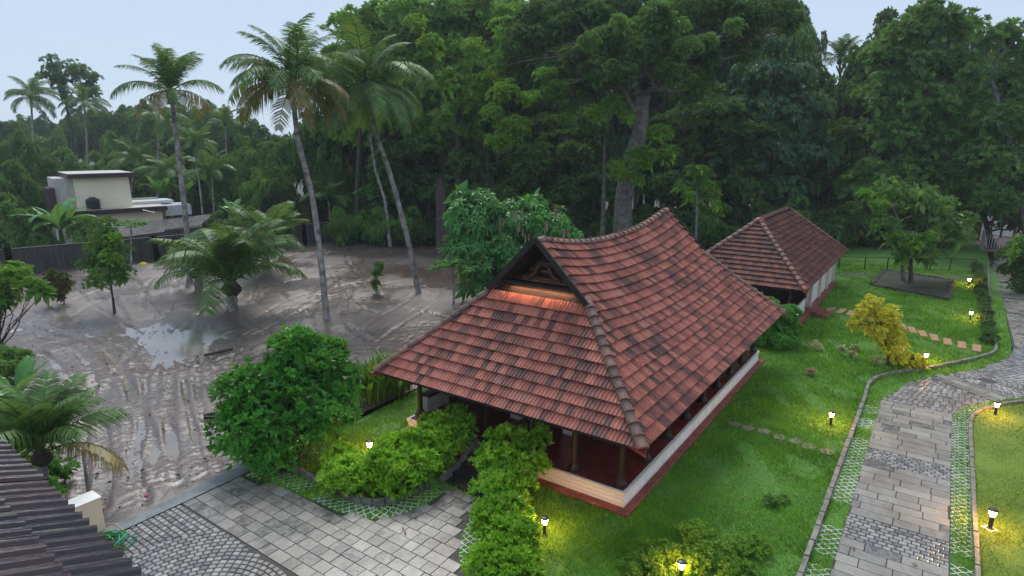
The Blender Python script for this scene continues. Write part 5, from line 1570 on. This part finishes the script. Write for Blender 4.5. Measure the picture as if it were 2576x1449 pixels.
# ---- single trees and shrubs nearer by
def bush(name, label, base, blobs, mat, L, seed, k=6, dens=1.2, stems=5, aspect=.45, tilt=(.5, 1.35), lumps=14, cat='shrub', droop=.2, bark='bark', r=.035):
    rng = RS(seed); root = empty(name, base, 0, label, cat)
    mb = MB()
    for c, rr in blobs:
        c = np.array(c, float)
        for _ in range(max(1, stems//2)):
            e = c + rng.randn(3)*np.array([.25, .25, .2])*np.mean(rr)*1.2
            mb.tube(limb_path(np.array(base)+np.append(rng.randn(2)*.12, 0), e, rng, 4, .05), [r, r*.85, r*.7, r*.5, r*.25], 5)
    mb.out('stem', M[bark], root, smooth=True)
    me = crown_mesh('foliage', blobs, M[mat], rng, L, aspect, k, L*L*1.5/dens, lumps, tilt, droop, offset=base)
    obj('foliage', me, root)
    return root
def vb(base, lst):
    """blobs at the depth of a base point: (px, py, radius px, depth offset)"""
    d = depth(base)
    return pblobs(lst, d)
b = G(705, 1185); bush('leafy_bush', 'large rounded glossy green bush between muddy lot and hall forecourt', b, vb(b, [(725,1040,120,.6),(770,930,92,1.2),(745,875,56,1.0),(640,980,80,.8),(650,1100,96,.2),(790,1060,90,.6),(850,960,55,1.2),(690,1150,56,-.3),(605,1050,50,.5),(820,900,50,1.4)]), 'leaf_bush', .23, 201, lumps=26, dens=1.6, k=7, droop=.08, tilt=(.4, 1.2))
# hedges beside the steps
def GB(lst): return [(G(px, py, z), (r, r, r*.8)) for px, py, z, r in lst]
bush('hedge', 'clipped bright green hedge on the left of the hall steps, curving to the forecourt', G(1000,1230), GB([(875,1200,.5,.66),(930,1205,.42,.6),(985,1165,.7,.75),(1030,1135,.8,.72),(1075,1110,.9,.68),(1115,1080,1.0,.62),(1060,1180,.6,.6),(1000,1210,.45,.6),(1110,1140,.7,.5),(1150,1060,1.1,.5),(860,1160,.5,.5),(1165,1100,.8,.42),(960,1170,.5,.5)]), 'leaf_hedge', .17, 202, k=8, lumps=22, dens=1.6, tilt=(.25, 1.05), aspect=.44, droop=.03)
bush('hedge', 'bright green hedge on the right of the hall steps reaching the lower picture edge', G(1270,1330), GB([(1275,1120,1.0,.62),(1335,1105,1.0,.55),(1250,1160,.8,.6),(1285,1190,.75,.66),(1335,1170,.8,.45),(1250,1240,.6,.62),(1300,1240,.55,.5),(1270,1300,.5,.66),(1245,1340,.45,.55),(1285,1370,.45,.66),(1240,1400,.4,.5),(1290,1420,.4,.62),(1300,1460,.4,.6),(1225,1440,.35,.5)]), 'leaf_hedge', .17, 203, k=8, lumps=22, dens=1.6, tilt=(.25, 1.05), aspect=.44, droop=.03)
# umbrella leaved tree behind the hall
b = G(1255, 768); d0 = depth(b)
tree('umbrella_leaved_tree', 'broad green tree with drooping finger leaves and pale hanging flowers behind the hall gable', 'tree', b, [b, AT(1258, 700, d0), AT(1255, 620, d0)], .22,
     vb(b, [(1200,560,72,0),(1280,570,70,1),(1180,630,64,0),(1250,650,84,0),(1330,580,62,1),(1390,570,52,1),(1310,650,70,0),(1220,520,44,0),(1420,600,36,1),(1200,710,52,0),(1260,740,52,-.4),(1165,570,26,0),(1340,520,30,1),(1160,500,22,0)]), 'leaf_mango', RS(204), px=7.6, k=8, aspect=.24, tilt=(.9, 1.5), droop=.3, lumps=22, dens=1.5)
rng = RS(33); P_ = []
for px, py in ((1310,520),(1322,545),(1318,500),(1345,575),(1395,500),(1385,575),(1425,545),(1260,525),(1140,600),(1415,580),(1370,530),(1290,500),(1330,590),(1450,590)):
    for _ in range(3): P_.append(AT(px+rng.uniform(-8, 8), py+34+rng.uniform(-12, 12), d0-2.3+rng.rand()))
mb = MB()
for p in P_: mb.tube([p, p-np.array([0, 0, .25]), p-np.array([rng.uniform(-.05, .05), 0, .5])], [.05, .07, .02], 5)
fo = [o for o in bpy.data.objects if o.name.startswith('umbrella_leaved_tree')][0]
mb.out('flower_clusters', M['flower_pale'], fo, smooth=True)
# papaya
def papaya(px, py, tx, ty, rad, seed, label, d=None):
    b = G(px, py); d = depth(b); rng = RS(seed)
    root = empty('papaya_tree', b, 0, label, 'tree'); t = AT(tx, ty, d)
    MB().tube([b, b*.5+t*.5+rng.randn(3)*.05, t], [.09, .07, .05], 7).out('trunk', M['palmtrunk'], root, smooth=True)
    C = []; Nn = []; st = MB(); R = rad/FPX*d
    for i in range(22):
        a = i*2.4; rr = R*rng.uniform(.35, 1.0); e = t+np.array([rr*math.cos(a), rr*math.sin(a), .25-.35*rr/R+rng.uniform(-.1, .2)])
        st.tube([t, (t+e)/2+np.array([0, 0, .12]), e], [.014, .012, .01], 4)
        for _ in range(7): C.append(e+rng.randn(3)*np.array([.16, .16, .04])); Nn.append([0, 0, 1])
    st.out('leaf_stalk', M['leaf_papaya'], root)
    V, F, r = leaf_quads(np.array(C), np.array(Nn, float), 7, .26, .10, rng, (1.2, 1.6), .25)
    obj('crown', mesh_np('crown', W2L(root, V), F, M['leaf_papaya'], rnd=r), root)
papaya(1140, 802, 1137, 668, 60, 1, 'young papaya tree with flat bright crown at the back corner of the hall')
papaya(330, 668, 330, 565, 46, 2, 'papaya tree in front of the shed roof')
papaya(710, 655, 708, 600, 26, 5, 'small papaya plant by the dark wall right of the short palms')
# saplings
def sapling(label, bx, by, trunk, blobs, mat, seed, r0=.07, name='young_tree', **k):
    b = G(bx, by); d = depth(b)
    return tree(name, label, 'tree', b, [b]+[AT(x, y, d) for x, y in trunk], r0, pblobs(blobs, d), mat, RS(seed), **k)
sapling('young tree with tiered leaves on a small mound in the muddy lot', 290, 797, [(280,730),(268,640),(265,580)], [(265,600,30,0),(250,630,32,.3),(290,640,36,0),(235,670,30,.2),(280,690,40,-.3),(310,690,24,0),(240,710,22,0),(270,560,16,0)], 'leaf_mid', 211, px=3.2, lumps=12, dens=.9,
        extra=[(pblobs([(275,650,26,-.8),(290,600,20,-.6),(250,690,20,-.6)], depth(G(290,797))), 'leaf_lime', .6)])
sapling('small brownish bush on a mound left of the young tree', 163, 776, [(160,750),(152,730)], [(145,705,26,0),(165,720,22,0),(130,690,14,0),(150,745,20,-.2)], 'leaf_brown', 212, .04, 'small_bush', px=2.6, lumps=9)
sapling('thin seedling with few leaves alone in the mud', 948, 738, [(946,710),(950,670)], [(945,690,12,0),(955,668,9,0),(943,715,10,0)], 'leaf_mid', 213, .025, 'seedling', px=3, lumps=5, dens=.5)
sapling('white trunked tree with low leafy branches standing in the black stone bed', 2272, 716, [(2270,660),(2272,600),(2262,560),(2245,520)], [(2240,480,40,0),(2300,500,44,0),(2360,520,44,0),(2350,570,44,0),(2300,610,42,-1),(2250,600,36,-1),(2400,600,40,0),(2330,640,38,-1),(2420,560,34,0),(2270,650,26,-1),(2225,570,30,0)], 'leaf_mid', 214, .14, bark='barkpale', px=4.0, lumps=11, dens=.42,
        extra=[(pblobs([(2290,620,24,-2),(2330,600,20,-2),(2260,600,18,-2),(2210,520,24,-1),(2180,490,20,-1)], depth(G(2272,716))), 'leaf_lime', .6)])
sapling('dark second trunk tree beside the white trunked one', 2290, 718, [(2292,660),(2295,600)], [(2310,560,40,1),(2270,540,36,2),(2360,610,34,1)], 'leaf_dark', 215, .16, px=3.3, lumps=12)
sapling('slim tree with fresh green leaves rising between the two tiled roofs', 1748, 700, [(1750,600),(1756,520),(1765,470)], [(1770,450,24,0),(1790,490,22,0),(1740,500,20,0),(1800,540,20,0),(1765,530,18,0),(1720,470,18,0),(1740,430,16,0)], 'leaf_mid', 216, .09, bark='barkpale', px=3.6, lumps=9, dens=.6,
        extra=[(pblobs([(1785,470,18,-1),(1735,490,14,-1),(1800,520,16,-1),(1765,425,12,-1)], depth(G(1748,700))), 'leaf_lime', .8)])
b = AT(2640, 760, 42); b[2] = 0
tree('garden_tree', 'dark leafy tree leaning into view at the right edge beside the road', 'tree', b, [b, AT(2630,700,42), AT(2600,640,42)], .2, pblobs([(2560,640,40,0),(2590,690,46,0),(2545,680,26,0),(2610,620,40,0),(2600,740,30,0),(2560,715,22,0)], 42), 'leaf_dark', RS(217), px=3.6, lumps=12,
     extra=[(pblobs([(2570,610,22,-1),(2550,640,16,-1)], 42), 'leaf_lime', .5)])
# drooping yellow shrub tree
b = G(2236, 922); d0 = depth(b); yb = [(2185,785,30,0),(2200,765,24,0),(2240,790,24,0),(2165,800,20,0),(2225,810,30,0),(2195,830,24,0),(2245,800,16,0),(2215,850,22,0),(2250,850,22,0),(2240,880,24,-.2),(2265,870,18,0),(2275,905,24,-.3),(2300,915,20,-.3),(2290,930,16,-.4),(2150,815,12,0),(2320,930,12,-.4),(2255,830,16,0),(2175,770,12,0),(2310,905,14,-.3)]
rt = tree('golden_shrub', 'golden yellow small tree drooping to the right over the kerb', 'tree', b, [b, AT(2234, 890, d0), AT(2225, 850, d0), AT(2212, 820, d0)], .05, pblobs(yb, d0), 'leaf_yellow', RS(218), L=.14, aspect=.6, lumps=10, dens=.6, k=6, droop=.3)
# shrub at the hall's far corner
b = G(1955, 872); bush('shrub', 'green and yellowish shrub at the far right corner of the large hall', b, vb(b, [(1950,800,42,0),(1980,790,32,.5),(1920,810,36,.3),(1960,850,40,-.2),(1915,850,30,0),(1990,830,26,0),(1935,770,24,.4)]), 'leaf_bush', .17, 221, lumps=12, dens=1.2)
b = G(1900, 760); bush('shrub', 'yellow green young shrub between the hall hip and the pavilion', b, vb(b, [(1895,750,22,.5),(1875,745,18,.5),(1935,760,18,0),(1945,775,16,0)]), 'leaf_lime', .16, 222, lumps=8, dens=.8)
b = G(2080, 665); bush('shrub', 'small twiggy shrub touching the pavilion eave', b, vb(b, [(2072,655,10,-3),(2080,665,9,-3)]), 'leaf_lime', .2, 223, lumps=4, dens=.5)
# heliconia-like clump by the back left corner
def blade_clump(name, label, base_pts, n, L, w, mat, seed, cat='plant', droop=.5):
    rng = RS(seed); b0 = np.mean([np.array(q) for q in base_pts], axis=0)
    root = empty(name, b0, 0, label, cat); V = []; F = []; R = []; k = 0
    for i in range(n):
        p = np.array(base_pts[rng.randint(len(base_pts))]) + np.append(rng.randn(2)*.25, 0)
        a = rng.rand()*6.28; d = np.array([math.cos(a), math.sin(a), 0]); l = L*rng.uniform(.6, 1.2); sd_ = np.array([-d[1], d[0], 0])
        e = rng.uniform(.15, .6); pts = []
        for j in range(5):
            t = j/4; pts.append(p + d*l*e*t**1.4 + np.array([0, 0, l*(t-droop*t*t*e)]))
        for j, ww in enumerate((.25, .8, 1, .7, .05)):
            V += [pts[j]-sd_*w*ww/2, pts[j]+sd_*w*ww/2]
        F += [(k+2*j, k+2*j+1, k+2*j+3, k+2*j+2) for j in range(4)]; k += 10; R.append(np.full(10, rng.rand()))
    obj('leaves', mesh_np('leaves', W2L(root, np.array(V)), F, mat, rnd=np.concatenate(R)), root)['kind'] = 'stuff'
    return root
blade_clump('heliconia_clump', 'tall clump of strap leaved plants behind the large bush', [G(910+i*14, 1010-i*3) for i in range(8)], 260, 1.9, .14, M['leaf_lime'], 1)
blade_clump('heliconia_clump', 'dry leaved ginger clump at the back left eave corner of the hall', [G(960+i*10, 985) for i in range(6)], 150, 1.5, .10, M['leaf_brown'], 2)
# flowering plants on the lawn
for i, (x, y, s, lb) in enumerate(((17.97,-1.93,.42,'largest pale variegated plant on the lawn between pavilion and yellow tree'),(19.0,-3.46,.28,'small pale plant right of the largest variegated one'),(17.9,-3.5,.24,'low pale plant in front of the second variegated one'),(17.3,-4.5,.34,'variegated plant nearest the yellow tree trunk'),(17.75,-4.95,.26,'variegated plant touching the yellow tree trunk'),(14.1,-2.33,.26,'small white flowering plant alone on the near lawn'),(18.6,-2.93,.16,'tiny pale seedling between the variegated plants'))):
    bush('variegated_plant', lb, np.array([x, y, .03]), [((x, y, .08+s*.45), (s*.55, s*.55, s*.5))], 'leaf_cream' if i != 5 else 'flower_pale', .11, 240+i, k=5, lumps=6, dens=1.0, stems=2, cat='plant', r=.008)
# low yellow-green feathery shrubs at the bottom of the lawn
for i, (px, py, r, lb) in enumerate(((1640,1400,.55,'feathery yellow green ground shrub left of the bottom lamp'),(1720,1420,.6,'feathery shrub around the bottom lamp'),(1800,1400,.6,'feathery shrub right of the bottom lamp'),(1880,1390,.55,'feathery shrub at the lower kerb'),(1740,1350,.45,'sparse shrub behind the bottom lamp'),(1945,1270,.28,'sparse shrub near the kerb on the near lawn'),(1610,1445,.5,'feathery shrub cut by the bottom picture edge'),(1840,1450,.6,'feathery shrub right under the lawn edge'))):
    p = G(px, py, .04)
    bush('ground_shrub', lb, p, [((p[0], p[1], .16), (r, r, .20)), ((p[0]+.3, p[1]-.2, .12), (r*.6, r*.6, .16))], 'leaf_lime' if i not in (5,) else 'leaf_mid', .07, 260+i, k=6, lumps=12, dens=.55, stems=3, r=.01)
# dark low hedge along the upper kerb
for i in range(17):
    x = 24.3+i*1.5; s = .26+.10*rng.rand()
    bush('kerb_plant', 'small dark plant in the row along the upper lawn kerb', np.array([x, -8.95, .03]), [((x, -8.92, .22), (.75, s, .26))], 'leaf_dark', .14, 280+i, k=6, lumps=8, dens=.9, stems=2, r=.01, )['group'] = 'plants in the kerb row'
for i, (px, py) in enumerate(((1390+0,0),)): pass
# left foreground: young coconut, banana, shrubs
def at_ground(px, py, z=0): return G(px, py, z)
b = G(112, 1250)
coconut_palm('young_coconut_palm', 'young coconut palm with fresh upright fronds beside the black wet roof', b, [b, b+np.array([0, 0, .3]), AT(105, 1150, depth(b)-.3)], .20, .56, [('up',9,-.5),('up',9,-.25),('arch',6,-.45),('oldside',3,-.2)], 21, nuts=0, r1=.12)
BAN = []
def banana_leaf(L, w, seed, bend):
    rng = RS(seed); m = 14; pts = []; p = np.zeros(3); a = 1.25
    V = []; F = []; R = []
    for i in range(m+1):
        t = i/m; pts.append(p.copy()); a = 1.25-bend*t**1.5; p = p+np.array([math.cos(a), 0, math.sin(a)])*L/m
    for i, q in enumerate(pts):
        t = i/m; ww = w*math.sin(PI*min(1, max(.02, (t-.12)/.9)))**.55 if t > .12 else .03
        for sg in (-1, 0, 1):
            V.append(q+np.array([0, sg*ww/2*(1+.08*rng.randn()), -.12*ww*abs(sg)+.02*rng.randn()*abs(sg)]))
            R.append(.3+.3*rng.rand() if sg else .95)
    for i in range(m):
        a = 3*i; F += [(a, a+3, a+4, a+1), (a+1, a+4, a+5, a+2)]
    return mesh_np('leaf', np.array(V), F, M['banana'], rnd=R)
BAN = [banana_leaf(2.4, .55, 1, 1.5), banana_leaf(2.3, .55, 2, 2.3), banana_leaf(2.0, .5, 3, .7)]
def banana(p, label, n, s, h, seed, name='banana_plant'):
    rng = RS(seed); root = empty(name, p, 0, label, 'banana plant')
    MB().tube([p, np.array(p)+[.03, .02, h*.5], np.array(p)+[0, 0, h]], [.16*s, .13*s, .08*s], 8).out('stem', M['leaf_papaya'], root, smooth=True)
    for i in range(n):
        az = i*2.399+rng.rand()*.4; m = BAN[rng.randint(3)] if i > 2 else BAN[2]; ss = s*rng.uniform(.8, 1.15)
        obj('leaf', m, root, Matrix.Translation((p[0], p[1], h*.92)) @ Euler((rng.uniform(-.3, .3), rng.uniform(-.1, .35), az)).to_matrix().to_4x4() @ Matrix.Diagonal((ss, ss*1.1, ss, 1)))
q = AT(155, 600, 57); banana((q[0], q[1], 0), 'big banana plant with spreading leaves in front of the dark wall', 16, 1.75, 2.2, 1)
q = AT(590, 520, 64); banana((q[0], q[1], 0), 'upright banana plant beyond the wall behind the short palms', 9, 1.2, 2.4, 2)
q = AT(450, 450, 76); banana((q[0], q[1], 0), 'tall banana plant right of the white upper wall', 10, 1.5, 3.6, 3)
q = AT(398, 430, 74); banana((q[0], q[1], 0), 'banana plant with yellowing leaf behind the terrace parapet', 10, 1.4, 4.0, 4)
q = G(60, 1090, 0); banana((q[0], q[1], 0), 'banana plant with one tall leaf at the left picture edge', 7, .8, 1.4, 6)
q = AT(715, 560, 62); banana((q[0], q[1], 0), 'banana plant with hanging pale leaf near the first slender palm', 8, 1.1, 1.8, 7)
b = G(5, 1060); bush('shrub', 'lush shrub at the left picture edge above the young coconut palm', b, vb(b, [(10,940,50,0),(40,900,26,.5),(-10,1000,50,0),(20,1060,30,0),(-10,900,40,.5)]), 'leaf_mid', .16, 231, lumps=12)
b = G(0, 870); bush('shrub', 'bright leaved branchy shrub entering from the left edge over the mud', b, vb(b, [(30,715,34,0),(85,720,26,-.4),(0,690,40,0),(50,690,22,0),(-10,760,40,0),(110,735,12,-.4),(15,750,26,0)]), 'leaf_lime', .26, 232, lumps=9, dens=.9, tilt=(.7,1.5))
b = G(120, 1250); bush('creeper', 'low creeping vine leaves beside the wet black roof edge', b, [(G(60,1190,.2),(.7,.5,.25)),(G(110,1235,.2),(.6,.5,.3)),(G(30,1160,.3),(.6,.6,.3)),(G(150,1190,.3),(.5,.4,.3)),(G(85,1215,.3),(.5,.5,.3)),(G(120,1170,.5),(.4,.4,.35))], 'leaf_bush', .12, 233, lumps=8, dens=.6)
b = G(118,1228); 
tag(MB().tube([G(122,1238), G(112,1180,.2)+np.array([0,0,.6])], [.035,.028], 6).out('palm_stalk', simple('orange_stalk', (.4,.16,.03), .4), smooth=True), 'orange stalk standing in the creepers', 'plant stalk')
b = G(285, 1360); bush('weeds', 'weeds growing at the foot of the cream wall by the hose', b, [(G(262,1358,.06),(.35,.25,.10)),(G(300,1352,.05),(.25,.25,.08)),(G(290,1385,.05),(.3,.2,.08))], 'leaf_lime', .07, 234, lumps=6, dens=.6, cat='weeds', r=.006)
# lone tall airy tree on the skyline
b = AT(190, 500, 108); b[2] = 0
tree('airy_tree', 'lone tall airy tree with two crowns against the sky at left', 'tree', b, [b, AT(182,340,108), AT(168,270,108)], .35, pblobs([(130,165,28,0),(150,200,32,0),(195,180,32,0),(225,200,24,0),(215,230,26,0),(160,235,22,0),(240,230,14,0),(110,190,14,0)], 108), 'leaf_blue', RS(235), px=2.6, lumps=12, dens=.55)
# yellow plastic bags by the wall
for (px, py, lb) in ((360, 664, 'small yellow rag at the foot of the dark wall'), (322, 676, 'yellow rag just left of the other by the wall'), (160, 775, 'yellow rag below the brownish bush')):
    q = G(px, py, .1); tag(MB().lathe((q[0], q[1], -.05), [(.3, 0), (.34, .15), (.15, .3)], 7).out('rag', M['leaf_yellow']), lb, 'rag')

# ---- grass blades
def blades(name, poly, dens, h, w, mat, seed, near=99, far=0, avoid=None, zb=.03, maxd=60):
    rng = RS(seed); P = np.array(poly); x0, y0 = P.min(0); x1, y1 = P.max(0)
    x1 = min(x1, CAM.x+maxd); y0 = max(y0, CAM.y-maxd*.8)
    n = int((x1-x0)*(y1-y0)*dens)
    x = rng.uniform(x0, x1, n); y = rng.uniform(y0, y1, n)
    dd = np.hypot(x-CAM.x, y-CAM.y)
    k = rng.rand(n) < np.clip((15.0/np.maximum(dd, 1))**1.8, 0, 1)
    x, y, dd = x[k], y[k], dd[k]
    k = inpoly(x, y, poly); x, y, dd = x[k], y[k], dd[k]
    if avoid:
        for a in avoid: k = ~inpoly(x, y, a); x, y, dd = x[k], y[k], dd[k]
    # only what the camera side can see
    q = np.stack([x, y, np.zeros(len(x))], 1) - _C; zz = q @ _F
    sx = CX + FPX*(q @ _R)/zz; sy = CY - FPX*(q @ _U)/zz
    k = (zz > 1) & (sx > -150) & (sx < 2730) & (sy < 1600); x, y, dd = x[k], y[k], dd[k]
    patch = np.sin(x*.9+1.3*np.sin(y*.7))*np.sin(y*1.1+x*.3)
    thin = np.sin(x*1.7+2*np.sin(y*1.3))*np.sin(y*2.1-x*.8+1)
    k = (thin > -.5) | (rng.rand(len(x)) < .3); x, y, dd, patch = x[k], y[k], dd[k], patch[k]
    n = len(x)
    sc = np.clip(dd/15, 1, 2.6); hh = h*rng.uniform(.5, 1.3, n)*(1+.35*patch)*np.sqrt(sc); ww = w*sc*rng.uniform(.7, 1.3, n)
    a = rng.rand(n)*6.28; ln = rng.uniform(.2, 1.0, n)*hh; b = rng.rand(n)*6.28
    base = np.stack([x, y, np.full(n, zb)], 1); sdv = np.stack([np.cos(a), np.sin(a), np.zeros(n)], 1)*ww[:, None]/2
    tip = base + np.stack([np.cos(b)*ln, np.sin(b)*ln, hh], 1)
    V = np.stack([base-sdv, base+sdv, tip], 1).reshape(-1, 3)
    o = obj(name, mesh_np(name, V, np.arange(len(V)).reshape(-1, 3), M[mat], rnd=np.repeat(np.clip(rng.rand(n)*.7+.3*(patch*.5+.5), 0, .999), 3)))
    o['kind'] = 'stuff'; return o
hallrect = [(-.3,-.28),(14.9,-.28),(14.9,8.55),(-.3,8.55)]; steprect = [(-1.8,3.2),(-.2,3.2),(-.2,5.15),(-1.8,5.15)]; pavrect = [(21,-.55),(35.5,-.55),(35.5,6.2),(21,6.2)]
nearl = [q for q in lawn_main]
tag(blades('grass', nearl, 1500, .085, .016, 'grass', 1, avoid=[hallrect, steprect, pavrect, bb] + [[(x+u*.66*math.cos(a)-w_*.2*math.sin(a), y+u*.66*math.sin(a)+w_*.2*math.cos(a)) for u, w_ in ((-1,-1),(1,-1),(1,1),(-1,1))] for x, y, a in SS]), 'thick wet green grass of the main lawn', 'grass')
tag(blades('grass', lawn_isle, 1500, .035, .012, 'grassyel', 2, zb=.05, maxd=45), 'short mown grass of the right lawn', 'grass')
def ring(a, b): return [tuple(q) for q in a] + [tuple(q) for q in b[::-1]]
for i, (S_, dn) in enumerate(((S1, 900), (S2, 900), (S3, 1100), (S4, 900))):
    tag(blades('strip_grass', ring(*S_), dn, .085, .018, 'grass', 10+i, zb=.0, maxd=50), ['grass between lattice pavers along the lawn kerb', 'grass between lattice pavers along the right lawn', 'grass between pavers round the left hedge bed', 'grass between pavers round the right hedge bed'][i], 'grass')
# fallen leaves on lawn and paving
rng = RS(90); C = []
for _ in range(260):
    x, y = rng.uniform(-6, 26), rng.uniform(-9, 10)
    if inpoly(np.array([x]), np.array([y]), hallrect)[0]: continue
    C.append((x, y, .09 if y > -4.4 and x > -3.5 else .04))
V, F, r = leaf_quads(np.array(C), np.tile([[0, 0, 1.]], (len(C), 1)), 1, .14, .07, rng, (1.3, 1.6), 0)
tag(obj('fallen_leaves', mesh_np('fallen_leaves', V, F, simple('dead_leaf', (.16, .08, .03), .6), rnd=r)), 'scattered brown fallen leaves on lawn and paving', 'fallen leaves', kind='stuff')

# clods and small stones pushed up in the mud
rng = RS(91); V = []; F = []; R = []; n = 0
cube = np.array([(-1,-1,-1),(1,-1,-1),(1,1,-1),(-1,1,-1),(-.6,-.6,.8),(.7,-.5,.9),(.6,.7,.7),(-.7,.5,.9)])
for _ in range(420):
    px = rng.uniform(60, 900); py = rng.uniform(720, 1290)
    q = G(px, py, 0)
    if q[1] < 11.1 or q[0] < -12.8: continue
    s = .012+.028*rng.rand()**2
    c = cube*s*rng.uniform(.7, 1.3, (8, 3)); a = rng.rand()*6.28
    c = np.stack([c[:, 0]*math.cos(a)-c[:, 1]*math.sin(a), c[:, 0]*math.sin(a)+c[:, 1]*math.cos(a), c[:, 2]*.7], 1)
    V.append(c + np.array([q[0], q[1], -.02])); F += [tuple(i+n for i in f) for f in ((4,5,6,7),(0,1,5,4),(1,2,6,5),(2,3,7,6),(3,0,4,7))]; n += 8
tag(obj('mud_clods', mesh_np('mud_clods', np.concatenate(V), F, simple('clod', (.09,.07,.06), .6, .6, 4))), 'small clods and stones scattered over the wet mud', 'clods', kind='stuff')

# ---- damp air
hm = bpy.data.materials.new('damp_air'); hm.use_nodes = True; hn = hm.node_tree; hn.nodes.clear()
ho = hn.nodes.new('ShaderNodeOutputMaterial'); hv = hn.nodes.new('ShaderNodeVolumePrincipled')
hv.inputs['Color'].default_value = (.86, .93, 1, 1); hv.inputs['Density'].default_value = .00045; hv.inputs['Anisotropy'].default_value = .2
hn.links.new(hv.outputs[0], ho.inputs['Volume'])
hz = MB().box(-70, 260, -120, 260, -1.5, 34).out('haze', hm); hz['kind'] = 'stuff'; hz['label'] = 'thin rainy haze in the air over the whole place'
#@@END
